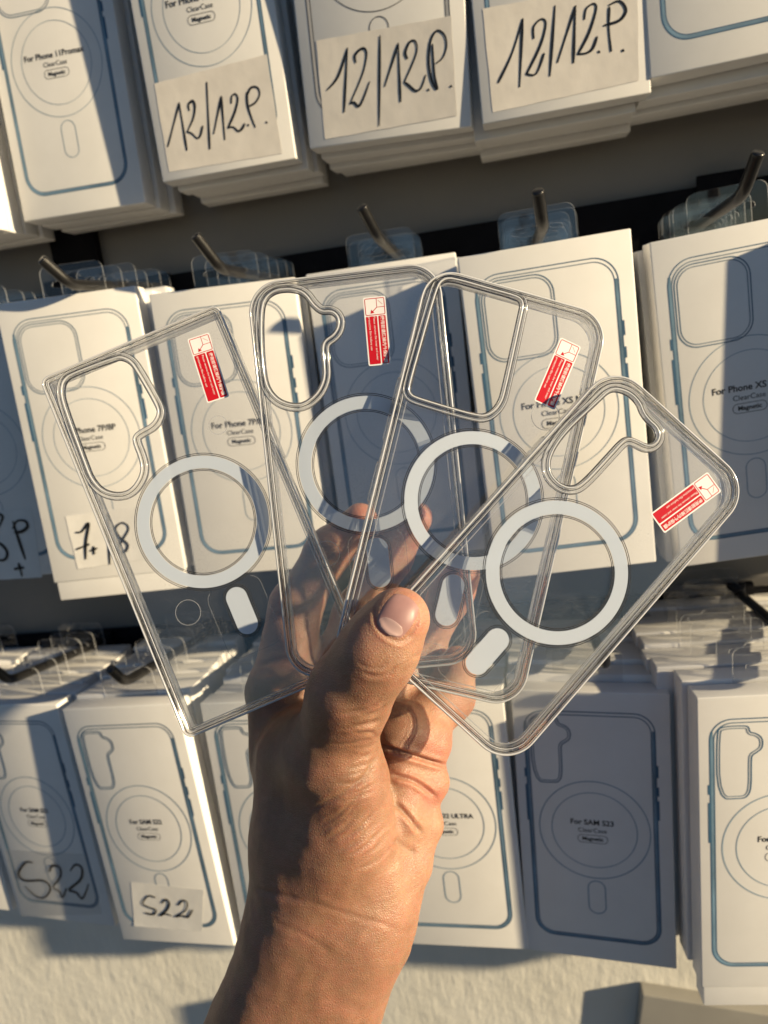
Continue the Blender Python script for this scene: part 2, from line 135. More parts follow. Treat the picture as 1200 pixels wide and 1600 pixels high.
M = {}
def card_mat():
    m, nt, p, out = nodes('white coated card')
    v = coords(nt); n = tex(nt, 'ShaderNodeTexNoise', Scale=22.0, Detail=5.0, Roughness=0.6); nt.links.new(v, n.inputs['Vector'])
    oi = nt.nodes.new('ShaderNodeObjectInfo')
    c = ramp(nt, n.outputs['Fac'], [(0.3, (0.735, 0.728, 0.715)), (0.7, (0.80, 0.795, 0.785))])
    hs = nt.nodes.new('ShaderNodeHueSaturation'); nt.links.new(c, hs.inputs['Color'])
    mr = nt.nodes.new('ShaderNodeMapRange'); mr.inputs[3].default_value = 0.95; mr.inputs[4].default_value = 1.03
    nt.links.new(oi.outputs['Random'], mr.inputs[0]); nt.links.new(mr.outputs[0], hs.inputs['Value'])
    nt.links.new(hs.outputs[0], p.inputs['Base Color'])
    p.inputs['Roughness'].default_value = 0.42; p.inputs['Specular IOR Level'].default_value = 0.35
    n2 = tex(nt, 'ShaderNodeTexNoise', Scale=12.0, Detail=3.0); nt.links.new(v, n2.inputs['Vector'])
    n3 = tex(nt, 'ShaderNodeTexNoise', Scale=1400.0, Detail=1.0); nt.links.new(v, n3.inputs['Vector'])
    b1 = bump(nt, n2.outputs['Fac'], 0.25, 0.0012); b2 = bump(nt, n3.outputs['Fac'], 0.08, 0.0001, b1)
    nt.links.new(b2, p.inputs['Normal']); return m
M['card'] = card_mat()
M['blue'] = simple('printed teal blue', (0.05, 0.125, 0.22), 0.45, var=0.25, vscale=40)
M['blue_pale'] = simple('printed pale blue', (0.16, 0.26, 0.36), 0.45, var=0.45, vscale=45)
M['blue_thin'] = simple('printed thin blue grey', (0.22, 0.31, 0.40), 0.5)
M['grey_thin'] = simple('printed thin grey', (0.42, 0.42, 0.43), 0.5)
M['ink_black'] = simple('printed black', (0.02, 0.02, 0.022), 0.45)
M['line_dark'] = simple('printed dark line', (0.05, 0.05, 0.06), 0.5)
M['marker'] = simple('black marker ink', (0.012, 0.012, 0.014), 0.35, var=0.3, vscale=500)
M['paper'] = simple('aged label paper', (0.75, 0.71, 0.655), 0.42, var=0.09, vscale=60, bmp=0.3, bscale=160)
M['paper_white'] = simple('white label paper', (0.74, 0.73, 0.71), 0.65, var=0.08, vscale=60, bmp=0.3, bscale=150)
M['tape'] = clear('sticky tape', (0.985, 0.98, 0.965), 0.14, 0.2, 0.14)
M['tab'] = clear('clear hanging tab', (0.965, 0.967, 0.97), 0.004, 0.5, 0.06, ior=1.5)
M['tab_edge'] = clear('cut edge of hanging tab', (0.75, 0.76, 0.78), 0.6, 0.5, 0.15)
M['plate'] = clear('clear acrylic plate', (0.982, 0.983, 0.985), 0.014, 0.45, 0.06, scratch=0.20, ior=1.62)
M['rim'] = clear('clear soft bumper', (0.992, 0.992, 0.992), 0.03, 0.5, 0.02, glass=0.5, ior=1.45)
M['bead'] = clear('painted edge highlight', (0.97, 0.97, 0.97), 0.85, 0.3, 0.08, ior=2.4)  # edge highlights painted as a white diffuse colour
M['hair'] = clear('painted refraction line', (0.30, 0.31, 0.36), 0.02, 0.4, 0.05)  # dark lines of refraction in the rim, painted as a tint
M['groove'] = clear('engraved edge line', (0.28, 0.29, 0.33), 0.06, 0.4, 0.2)
M['film'] = clear('film edge', (0.85, 0.86, 0.88), 0.22, 0.4, 0.1)
def ring_mat():
    m, nt, p, out = nodes('milky magnet ring'); nt.nodes.remove(p)
    tr = nt.nodes.new('ShaderNodeBsdfTransparent'); tr.inputs[0].default_value = (0.80, 0.85, 0.92, 1)
    pr = nt.nodes.new('ShaderNodeBsdfPrincipled'); pr.inputs['Base Color'].default_value = (0.74, 0.81, 0.92, 1)  # blue cast puts the reflected sky into the ring colour
    pr.inputs['Roughness'].default_value = 0.22
    tl = nt.nodes.new('ShaderNodeBsdfTranslucent'); tl.inputs[0].default_value = (0.60, 0.68, 0.80, 1)
    a = nt.nodes.new('ShaderNodeMixShader'); a.inputs[0].default_value = 0.42
    nt.links.new(pr.outputs[0], a.inputs[1]); nt.links.new(tl.outputs[0], a.inputs[2])
    b = nt.nodes.new('ShaderNodeMixShader'); b.inputs[0].default_value = 0.80
    nt.links.new(tr.outputs[0], b.inputs[1]); nt.links.new(a.outputs[0], b.inputs[2])
    nt.links.new(b.outputs[0], out.inputs['Surface']); return m
M['ring'] = ring_mat()
M['sticker'] = simple('glossy white sticker', (0.76, 0.76, 0.78), 0.25, bmp=0.25, bscale=120)
M['sticker_red'] = simple('glossy red print', (0.50, 0.008, 0.014), 0.25, bmp=0.25, bscale=120)
M['sticker_text'] = simple('white print', (0.78, 0.70, 0.70), 0.4)
M['hook'] = simple('dark chromed steel', (0.012, 0.012, 0.013), 0.3, metal=0.0, var=0.3, vscale=120, bmp=0.2, bscale=300)
M['rail'] = simple('black painted steel', (0.006, 0.006, 0.008), 0.7, spec=0.08, var=0.4, vscale=30)
def wall_mat():
    m, nt, p, out = nodes('white textured plaster')
    v = coords(nt, (1, 1, 0.28), (0, math.radians(12), 0)); n = tex(nt, 'ShaderNodeTexNoise', Scale=150.0, Detail=6.0, Roughness=0.6); nt.links.new(v, n.inputs['Vector'])
    v2 = coords(nt); n2 = tex(nt, 'ShaderNodeTexNoise', Scale=9.0, Detail=5.0); nt.links.new(v2, n2.inputs['Vector'])
    n4 = tex(nt, 'ShaderNodeTexNoise', Scale=45.0, Detail=4.0); nt.links.new(v2, n4.inputs['Vector'])
    c = ramp(nt, n2.outputs['Fac'], [(0.3, (0.60, 0.585, 0.535)), (0.7, (0.70, 0.69, 0.645))])
    nt.links.new(c, p.inputs['Base Color']); p.inputs['Roughness'].default_value = 0.75
    b1 = bump(nt, n4.outputs['Fac'], 0.7, 0.0018); b2 = bump(nt, n.outputs['Fac'], 0.5, 0.0015, b1)
    nt.links.new(b2, p.inputs['Normal']); return m
M['wall'] = wall_mat()
M['panel'] = simple('smooth pale board', (0.33, 0.32, 0.30), 0.45, var=0.22, vscale=9, bmp=0.2, bscale=50)
M['board'] = simple('grey backing board', (0.20, 0.19, 0.178), 0.6, var=0.12, vscale=6, bmp=0.15, bscale=40)
M['ground'] = simple('pale paving', (0.085, 0.082, 0.08), 0.85, var=0.25, vscale=3, bmp=0.5, bscale=60)
def skin_mat():
    m, nt, p, out = nodes('tanned skin')
    v = coords(nt)
    at = nt.nodes.new('ShaderNodeAttribute'); at.attribute_name = 'tone'
    n1 = tex(nt, 'ShaderNodeTexNoise', Scale=55.0, Detail=5.0, Roughness=0.6); nt.links.new(v, n1.inputs['Vector'])
    n2 = tex(nt, 'ShaderNodeTexNoise', Scale=420.0, Detail=4.0); nt.links.new(v, n2.inputs['Vector'])
    palm = ramp(nt, n1.outputs['Fac'], [(0.3, (0.35, 0.18, 0.12)), (0.52, (0.41, 0.245, 0.165)), (0.72, (0.39, 0.185, 0.135))])
    back = ramp(nt, n1.outputs['Fac'], [(0.3, (0.22, 0.115, 0.07)), (0.7, (0.29, 0.158, 0.098))])
    mx = nt.nodes.new('ShaderNodeMix'); mx.data_type = 'RGBA'
    nt.links.new(at.outputs['Fac'], mx.inputs['Factor']); nt.links.new(palm, mx.inputs['A']); nt.links.new(back, mx.inputs['B'])
    mx2 = nt.nodes.new('ShaderNodeMix'); mx2.data_type = 'RGBA'; mx2.blend_type = 'MULTIPLY'; mx2.inputs['Factor'].default_value = 0.35
    sp = ramp(nt, n2.outputs['Fac'], [(0.35, (0.75, 0.68, 0.64)), (0.6, (1, 1, 1))])
    nt.links.new(mx.outputs['Result'], mx2.inputs['A']); nt.links.new(sp, mx2.inputs['B'])
    ab = nt.nodes.new('ShaderNodeAttribute'); ab.attribute_name = 'blush'
    n5 = tex(nt, 'ShaderNodeTexNoise', Scale=120.0, Detail=4.0, Roughness=0.7); nt.links.new(v, n5.inputs['Vector'])
    bm_ = nt.nodes.new('ShaderNodeMath'); bm_.operation = 'MULTIPLY_ADD'; bm_.inputs[1].default_value = 0.9; bm_.inputs[2].default_value = -0.36; nt.links.new(n5.outputs['Fac'], bm_.inputs[0])
    ba = nt.nodes.new('ShaderNodeMath'); ba.operation = 'ADD'; ba.use_clamp = True; nt.links.new(bm_.outputs[0], ba.inputs[0]); nt.links.new(ab.outputs['Fac'], ba.inputs[1])
    mx3 = nt.nodes.new('ShaderNodeMix'); mx3.data_type = 'RGBA'; nt.links.new(ba.outputs[0], mx3.inputs['Factor'])
    nt.links.new(mx2.outputs['Result'], mx3.inputs['A']); mx3.inputs['B'].default_value = (0.47, 0.175, 0.135, 1)
    nt.links.new(mx3.outputs['Result'], p.inputs['Base Color'])
    p.inputs['Roughness'].default_value = 0.46; p.inputs['Specular IOR Level'].default_value = 0.45
    p.inputs['Subsurface Weight'].default_value = 0.6; p.inputs['Subsurface Radius'].default_value = (1.0, 0.32, 0.16)
    p.inputs['Subsurface Scale'].default_value = 0.008
    vo = tex(nt, 'ShaderNodeTexVoronoi', Scale=1100.0); vo.feature = 'DISTANCE_TO_EDGE'; nt.links.new(v, vo.inputs['Vector'])
    vw = coords(nt, (1, 1, 4.5), (0, math.radians(-38), 0)); nw = tex(nt, 'ShaderNodeTexNoise', Scale=130.0, Detail=5.0, Roughness=0.62); nt.links.new(vw, nw.inputs['Vector'])
    b1 = bump(nt, nw.outputs['Fac'], 0.38, 0.0008); b2 = bump(nt, vo.outputs['Distance'], 0.55, 0.0005, b1)
    nt.links.new(b2, p.inputs['Normal']); return m
M['skin'] = skin_mat()
M['nail'] = simple('thumbnail', (0.33, 0.185, 0.18), 0.45, var=0.12, vscale=180)  # shade on the nail is put into this darker base colour
M['nail_sheen'] = simple('painted nail sheen', (0.39, 0.26, 0.25), 0.45)  # sky reflection on the nail painted as a paler colour

# ------------------------------------------------------------------ mesh helpers (mm in, metres out)
COL = sc.collection
def mesh(name, verts, faces, mat, smooth=False):
    me = bpy.data.meshes.new(name)
    me.from_pydata([(v[0] * S, v[1] * S, v[2] * S) for v in verts], [], faces)
    if mat: me.materials.append(M[mat] if isinstance(mat, str) else mat)
    if smooth: me.polygons.foreach_set('use_smooth', [True] * len(me.polygons))
    me.update(); return me
def put(name, me, parent=None, label=None, cat=None, group=None, kind=None):
    o = bpy.data.objects.new(name, me); COL.objects.link(o)
    if parent: o.parent = parent
    if label: o['label'] = label
    if cat: o['category'] = cat
    if group: o['group'] = group
    if kind: o['kind'] = kind
    return o
def pose(o, c, e): 
    o.location = (c[0] * S, c[1] * S, (c[2] + EYE_H) * S); o.rotation_euler = [math.radians(a) for a in e]
def prism(loops, y0, y1):
    """2D loops (x,z), holes allowed -> solid between depths y0 (front) and y1"""
    V3 = [[Vector((p[0], p[1], 0)) for p in l] for l in loops]
    tris = tessellate_polygon(V3); flat = [p for l in loops for p in l]; n = len(flat)
    verts = [(p[0], y0, p[1]) for p in flat] + [(p[0], y1, p[1]) for p in flat]; faces = []
    for t in tris:
        a, b, c = (flat[i] for i in t)
        ccw = (b[0] - a[0]) * (c[1] - a[1]) - (b[1] - a[1]) * (c[0] - a[0]) > 0
        f = t if ccw else (t[0], t[2], t[1])        # seen from -y, counter-clockwise in x,z faces -y
        faces.append(tuple(f)); faces.append(tuple(i + n for i in reversed(f)))
    k = 0
    for li, l in enumerate(loops):
        m = len(l); ar = sum(l[i][0] * l[(i + 1) % m][1] - l[(i + 1) % m][0] * l[i][1] for i in range(m))
        for i in range(m):
            a, b = k + i, k + (i + 1) % m
            q = (a, a + n, b + n, b)
            if (ar > 0) != (li == 0): q = q[::-1]
            faces.append(q)
        k += m
    return verts, faces
def flat(loops, y):
    v, f = prism(loops, y, y + 1); n = len(v) // 2
    return v[:n], [q for q in f if all(i < n for i in q)]
def rrect(x0, x1, z0, z1, r, n=7):
    out = []
    for cx, cz, a0 in ((x1 - r, z0 + r, -90), (x1 - r, z1 - r, 0), (x0 + r, z1 - r, 90), (x0 + r, z0 + r, 180)):
        for i in range(n + 1):
            a = math.radians(a0 + 90 * i / n); out.append((cx + r * math.cos(a), cz + r * math.sin(a)))
    return out
def circ(cx, cz, r, n=72): return [(cx + r * math.cos(2 * math.pi * i / n), cz + r * math.sin(2 * math.pi * i / n)) for i in range(n)]
def pill(cx, cz, w, h, n=12): return rrect(cx - w / 2, cx + w / 2, cz - h / 2, cz + h / 2, w / 2 - 0.01, n)
def chaikin(p, it=3, closed=True):
    for _ in range(it):
        q = []
        for i in range(len(p) if closed else len(p) - 1):
            a, b = p[i], p[(i + 1) % len(p)]
            q += [(a[0] * .75 + b[0] * .25, a[1] * .75 + b[1] * .25), (a[0] * .25 + b[0] * .75, a[1] * .25 + b[1] * .75)]
        if not closed: q = [p[0]] + q + [p[-1]]
        p = q
    return p
def resample(p, step):
    L = [0]; m = len(p)
    for i in range(m): L.append(L[-1] + math.dist(p[i], p[(i + 1) % m]))
    n = max(12, int(L[-1] / step)); out = []; j = 0
    for i in range(n):
        t = L[-1] * i / n
        while L[j + 1] < t: j += 1
        a, b = p[j], p[(j + 1) % m]; u = (t - L[j]) / max(1e-9, L[j + 1] - L[j])
        out.append((a[0] + (b[0] - a[0]) * u, a[1] + (b[1] - a[1]) * u))
    return out
def normals2(p):
    m = len(p); ar = sum(p[i][0] * p[(i + 1) % m][1] - p[(i + 1) % m][0] * p[i][1] for i in range(m)); s = 1 if ar > 0 else -1; out = []
    for i in range(m):
        a, b = p[i - 1], p[(i + 1) % m]; dx, dz = b[0] - a[0], b[1] - a[1]; l = math.hypot(dx, dz) or 1
        out.append((s * dz / l, -s * dx / l))
    return out
def offset(p, d): return [(a[0] + n[0] * d, a[1] + n[1] * d) for a, n in zip(p, normals2(p))]
def sweep(path, prof):
    """closed path (x,z); closed profile of (outward offset, y)"""
    nn = normals2(path); m, k = len(path), len(prof); v = []; f = []
    for (x, z), n in zip(path, nn):
        for o, y in prof: v.append((x + n[0] * o, y, z + n[1] * o))
    for i in range(m):
        for j in range(k):
            a, b = i * k + j, i * k + (j + 1) % k; c, d = ((i + 1) % m) * k + (j + 1) % k, ((i + 1) % m) * k + j
            f.append((a, b, c, d))
    return v, f
def fix_normals(me):
    bm = bmesh.new(); bm.from_mesh(me); bmesh.ops.recalc_face_normals(bm, faces=bm.faces); bm.to_mesh(me); bm.free(); return me
def band(path, w, y, closed=True):
    """flat printed line of width w along a path"""
    n = normals2(path) if closed else None; m = len(path); v = []; f = []
    for i, p in enumerate(path):
        if not closed:
            a, b = path[max(0, i - 1)], path[min(m - 1, i + 1)]; dx, dz = b[0] - a[0], b[1] - a[1]; l = math.hypot(dx, dz) or 1; nn = (dz / l, -dx / l)
        else: nn = n[i]
        ww = w if not callable(w) else w(i / max(1, m - 1))
        v += [(p[0] - nn[0] * ww / 2, y, p[1] - nn[1] * ww / 2), (p[0] + nn[0] * ww / 2, y, p[1] + nn[1] * ww / 2)]
    for i in range(m if closed else m - 1):
        a = 2 * i; b = 2 * ((i + 1) % m); f.append((a, a + 1, b + 1, b))
    return v, f
def join(*parts):
    V, F = [], []
    for v, f in parts:
        k = len(V); V += v; F += [tuple(i + k for i in q) for q in f]
    return V, F
def tube(pts, r, n=12, cap=True):
    pts = [Vector(p) for p in pts]; V, F = [], []; up = Vector((1, 0, 0.001))
    for i, p in enumerate(pts):
        t = (pts[min(i + 1, len(pts) - 1)] - pts[max(i - 1, 0)]).normalized(); a = t.cross(up).normalized(); b = t.cross(a)
        rr = r if not callable(r) else r(i / (len(pts) - 1))
        for j in range(n):
            th = 2 * math.pi * j / n; V.append(tuple(p + (a * math.cos(th) + b * math.sin(th)) * rr))
    for i in range(len(pts) - 1):
        for j in range(n): F.append((i * n + j, i * n + (j + 1) % n, (i + 1) * n + (j + 1) % n, (i + 1) * n + j))
    if cap: F.append(tuple(range(n))[::-1]); F.append(tuple(range((len(pts) - 1) * n, len(pts) * n)))
    return V, F
def boxv(x0, x1, y0, y1, z0, z1):
    return ([(x0, y0, z0), (x1, y0, z0), (x1, y1, z0), (x0, y1, z0), (x0, y0, z1), (x1, y0, z1), (x1, y1, z1), (x0, y1, z1)],
            [(0, 1, 5, 4), (1, 2, 6, 5), (2, 3, 7, 6), (3, 0, 4, 7), (4, 5, 6, 7), (3, 2, 1, 0)])
def bevelled(me, w, seg=2):
    bm = bmesh.new(); bm.from_mesh(me); bmesh.ops.bevel(bm, geom=list(bm.edges), offset=w * S, segments=seg, affect='EDGES', profile=0.6)
    bm.to_mesh(me); bm.free(); me.polygons.foreach_set('use_smooth', [True] * len(me.polygons))
    try: me.set_sharp_from_angle(angle=math.radians(40))
    except Exception: pass
    return me
FONT_CACHE = {}
def text_mesh(body, size, mat, bold=0.0, y=0.0, cx=0.0, cz=0.0, rot=0.0, align='CENTER', width=None):
    """font outlines as flat mesh in the x,z plane facing -y"""
    cu = bpy.data.curves.new('t', 'FONT'); cu.body = body; cu.size = size; cu.align_x = align; cu.align_y = 'CENTER'
    cu.offset = bold; cu.resolution_u = 3; cu.fill_mode = 'BOTH' if False else cu.fill_mode
    o = bpy.data.objects.new('t', cu); COL.objects.link(o)
    dg = bpy.context.evaluated_depsgraph_get(); me0 = bpy.data.meshes.new_from_object(o.evaluated_get(dg))
    vs = [v.co.copy() for v in me0.vertices]; fs = [tuple(p.vertices) for p in me0.polygons]
    bpy.data.objects.remove(o); bpy.data.curves.remove(cu); bpy.data.meshes.remove(me0)
    if width and vs:
        w = max(v.x for v in vs) - min(v.x for v in vs)
        if w > 0: vs = [Vector((v.x * width / w, v.y * min(1.35, width / w), 0)) for v in vs]
    c, s = math.cos(rot), math.sin(rot)
    return ([(cx + v.x * c - v.y * s, y, cz + v.x * s + v.y * c) for v in vs], fs)

# ------------------------------------------------------------------ setting
gv = [(-60000, -60000, 0), (60000, -60000, 0), (60000, WALL_Y + 200, 0), (-60000, WALL_Y + 200, 0)]
put('pavement', mesh('pavement', gv, [(0, 1, 2, 3)], 'ground'), kind='structure')
wv, wf = boxv(-2500, 2500, WALL_Y, WALL_Y + 150, 0, 2600)
put('wall', mesh('wall', wv, wf, 'wall'), kind='structure')

bv, bf = boxv(-1400, 1400, -7, -0.5, -205, 700)
bb_ = put('backing_board', bevelled(mesh('backing_board', bv, bf, 'board'), 1.0), kind='structure'); bb_.location = (0, WALL_Y * S, EYE_H * S)
# rails the hooks sit in
def rail(z0, z1, label):
    v, f = boxv(-700, 700, -9, 0, z0, z1)
    r = put('hook_rail', bevelled(mesh('hook_rail', v, f, 'rail'), 1.2), label=label, cat='rail', group='black rails that carry the hooks')
    r.location = (0, (WALL_Y - 7.3) * S, EYE_H * S)
    return r
rail_b = rail(47, 85, 'black horizontal rail behind the middle row of boxes')
rail_s = rail(-258, -199, 'black horizontal rail behind the bottom row of boxes')
for x0, x1, z0, z1 in ((128, 162, 73, 91), (-356, -336, 71, 94)):
    v, f = boxv(x0, x1, -13, -9.2, z0, z1); put('rail_clip', bevelled(mesh('rail_clip', v, f, 'rail'), 1.0), rail_b)
for x0, x1, z0, z1 in ((126, 164, -217, -203), (-333, -306, -230, -212)):
    v, f = boxv(x0, x1, -13, -9.2, z0, z1); put('rail_clip', bevelled(mesh('rail_clip', v, f, 'rail'), 1.0), rail_s)
v, f = boxv(-347, -308, -8, 0, 85.5, 360)
up = put('upright_post', bevelled(mesh('upright_post', v, f, 'rail'), 1.2), label='black upright strip on the wall above the middle rail at left', cat='upright')
up.location = (0, (WALL_Y - 7.4) * S, EYE_H * S)

v, f = boxv(0, 420, -15, -.5, -420, 0)
pn = put('wall_panel', bevelled(mesh('wall_panel', v, f, 'panel'), 1.5), label='smooth pale board on the plaster at the bottom right corner', cat='board')
pn.location = (60 * S, WALL_Y * S, (EYE_H - 562) * S); pn.rotation_euler = (0, math.radians(9), 0)
# ------------------------------------------------------------------ boxes
def box_mesh(i):
    rnd = random.Random(i); j = lambda a: rnd.uniform(-a, a)
    v, f = boxv(-BW / 2, BW / 2, 0, BT, -BH / 2, BH / 2)
    v = [(p[0] + j(.35), p[1] + (j(.5) if p[1] > 1 else 0), p[2] + j(.35)) for p in v]
    me = mesh('phone_case_box', v, f, 'card')
    bm = bmesh.new(); bm.from_mesh(me)
    bmesh.ops.bevel(bm, geom=list(bm.edges), offset=0.75 * S, segments=3, affect='EDGES', profile=0.5)
    bm.to_mesh(me); bm.free(); me.polygons.foreach_set('use_smooth', [True] * len(me.polygons))
    me.set_sharp_from_angle(angle=math.radians(50)); return me
BOXM = [box_mesh(i) for i in range(5)]
def tab_mesh():
    w, zt = 21.0, BH / 2 + 21
    outer = rrect(-w, w, BH / 2 - 30, zt, 5, 5)
    zc = BH / 2 + 9
    slot = [(-14, zc - 2.4), (-14, zc + 2.4), (-6, zc + 2.4), (-4.5, zc + 5.5), (0, zc + 7), (4.5, zc + 5.5), (6, zc + 2.4), (14, zc + 2.4), (14, zc - 2.4)]
    slot = chaikin(slot, 2)
    v, f = prism([outer, slot], BT + 0.15, BT + 0.75)
    me = mesh('hang_tab', v, f, 'tab'); me.materials.append(M['tab_edge'])
    for p in me.polygons:
        if len(p.vertices) == 4: p.material_index = 1
    return me
TABM = tab_mesh()
def tab_edge():
    w, zt = 21.0, BH / 2 + 21
    return None

LX0, LX1 = -BW / 2, BW / 2; TOP = BH / 2
def P(u, v): return (u - BW / 2, TOP - v)         # layout coordinates from the top-left corner of the front
FY = -0.12
def outline_rect(kind): return (7.3, 83.5, 11.7, 169.1, 13.5) if kind == 'P' else (6.8, 83.5, 13.2, 169.0, 12)
ART = {}
def art(kind):
    """shared printed meshes for the two kinds of box front"""
    if kind in ART: return ART[kind]
    base = kind[0]; thin = kind.endswith('k')
    x0, x1, y0, y1, r = outline_rect(base)
    pa = rrect(x0 - BW / 2, x1 - BW / 2, TOP - y1, TOP - y0, r, 10)
    A = {}
    dark, pale, ringm = ('line_dark', 'grey_thin', 'line_dark') if thin else ('blue', 'blue_pale', 'blue_thin')
    inner = offset(pa, -2.0)
    parts = [band(pa, 0.55, FY), band(inner, 0.42, FY)]
    if base == 'S': parts = [band(pa, 0.7, FY), band(offset(pa, -2.2), 0.6, FY)]
    # side button shapes
    for side, va, vb in ((-1, 52, 58), (-1, 63, 88), (1, 46, 54), (1, 60, 66), (1, 69, 82)):
        xe = (x0 - BW / 2 - 0.7) if side < 0 else (x1 - BW / 2 + 0.7)
        parts.append(band([(xe, TOP - va), (xe, TOP - vb)], 1.3, FY - 0.01, closed=False))
    A['printed_outline'] = mesh('printed_outline', *join(*parts), dark)
    # coloured wall of the drawn case: sides and bottom only
    low = [p for p in offset(pa, -1.0)]
    k = len(low); seq = [low[(i + 22) % k] for i in range(k)]          # start at top-left corner
    seq = [p for p in seq if p[1] < TOP - y0 - r * 0.55]
    seq.sort(key=lambda p: 0)
    A['printed_edge'] = mesh('printed_edge', *join(band([(x0 - BW / 2 + 1, TOP - y0 - r * .6), (x0 - BW / 2 + 1, TOP - y1 + r)], 1.5, FY + 0.04, False),
                             band([(x1 - BW / 2 - 1, TOP - y0 - r * .9), (x1 - BW / 2 - 1, TOP - y1 + r)], 1.5, FY + 0.04, False),
                             band([(x0 - BW / 2 + r, TOP - y1 + 1), (x1 - BW / 2 - r, TOP - y1 + 1)], 1.5, FY + 0.04, False),
                             band([(x0 - BW / 2 + r + (r - 1) * math.cos(math.radians(180 + 9 * i)), TOP - y1 + r + (r - 1) * math.sin(math.radians(180 + 9 * i))) for i in range(11)], 1.5, FY + 0.04, False),
                             band([(x1 - BW / 2 - r + (r - 1) * math.cos(math.radians(270 + 9 * i)), TOP - y1 + r + (r - 1) * math.sin(math.radians(270 + 9 * i))) for i in range(11)], 1.5, FY + 0.04, False)), pale)
    if base == 'P':
        cam0 = rrect(x0 - BW / 2 + 3.2, x0 - BW / 2 + 42, TOP - y0 - 47, TOP - y0 - 3.4, 10.5, 8)
        cp = [band(cam0, 0.55, FY), band(offset(cam0, -1.5), 0.4, FY)]
    else:
        c = [P(10.5, 61), P(10.5, 20), P(13.5, 17.3), P(26, 17.3), P(27.5, 18.5), P(27.8, 21.5), P(31, 22), P(34.6, 25), P(34.6, 31), P(31.5, 33.5), P(29, 35), P(28.6, 38), P(28.6, 56), P(26, 60.5), P(23, 61)]
        c = resample(chaikin(c, 2), 0.9)
        cp = [band(c, 0.7, FY), band(offset(c, -1.4), 0.5, FY)]
    A['printed_camera'] = mesh('printed_camera', *join(*cp), dark)
    rc = P(45.7, 89.9) if base == 'P' else P(46, 92); R = 32.6 if base == 'P' else 33.2
    lw = 0.4 if base == 'P' else 0.65
    A['printed_ring'] = mesh('printed_ring', *join(band(circ(*rc, R, 90), lw, FY), band(circ(*rc, R * .77, 90), lw * .8, FY)), ringm)
    A['printed_pill'] = mesh('printed_pill', *band(pill(rc[0], rc[1] - 46.7, 10.4, 23), 0.45 if base == 'P' else 0.7, FY), ringm)
    ART[kind] = A; return A
TXT = {}
def front_text(body, base):
    key = (body, base)
    if key in TXT: return TXT[key]
    rc = P(45.7, 89.9) if base == 'P' else P(46, 92)
    w = {'P': 2.42, 'S': 2.35}[base] * len(body)
    a = text_mesh(body, 5.0, None, bold=0.10, y=FY - .02, cx=rc[0] - 1, cz=rc[1] + 5.2, width=w)
    b = text_mesh('ClearCase', 4.4, None, bold=0.0, y=FY - .02, cx=rc[0] - 1, cz=rc[1] - 0.2, width=17.2)
    c = text_mesh('Magnetic', 3.0, None, bold=0.07, y=FY - .02, cx=rc[0] - 1, cz=rc[1] - 6.0, width=12.5)
    d = band(rrect(rc[0] - 10, rc[0] + 8, rc[1] - 8.6, rc[1] - 3.4, 2.55, 5), 0.3, FY - .02)
    TXT[key] = (mesh('printed_text', *join(a, b, c, d), 'ink_black')); return TXT[key]

def smooth_stroke(pts):
    if len(pts) > 2:
        p = [Vector((a[0], a[1])) for a in pts]; out = []
        for i in range(len(p) - 1):
            p0, p1, p2, p3 = p[max(i - 1, 0)], p[i], p[i + 1], p[min(i + 2, len(p) - 1)]
            for t in (0, .2, .4, .6, .8):
                out.append(tuple(0.5 * ((2 * p1) + (-p0 + p2) * t + (2 * p0 - 5 * p1 + 4 * p2 - p3) * t * t + (-p0 + 3 * p1 - 3 * p2 + p3) * t ** 3)))
        out.append(tuple(p[-1])); return out
    a, b = pts
    return [(a[0] + (b[0] - a[0]) * t / 6, a[1] + (b[1] - a[1]) * t / 6) for t in range(7)]
def ink(strokes, w, y, mat='marker', wob=.25):
    parts = []
    for s in strokes:
        pts = smooth_stroke(s); ph = random.random() * 6
        parts.append(band(pts, lambda t, ph=ph: w * (1 + wob * math.sin(ph + t * 5)) * (0.65 + 0.35 * min(1, 6 * t + .2, 6 * (1 - t) + .2)), y, False))
        for e in (pts[0], pts[-1]): parts.append(flat([circ(e[0], e[1], w * .36, 10)], y))
    return mesh('handwriting', *join(*parts), mat)
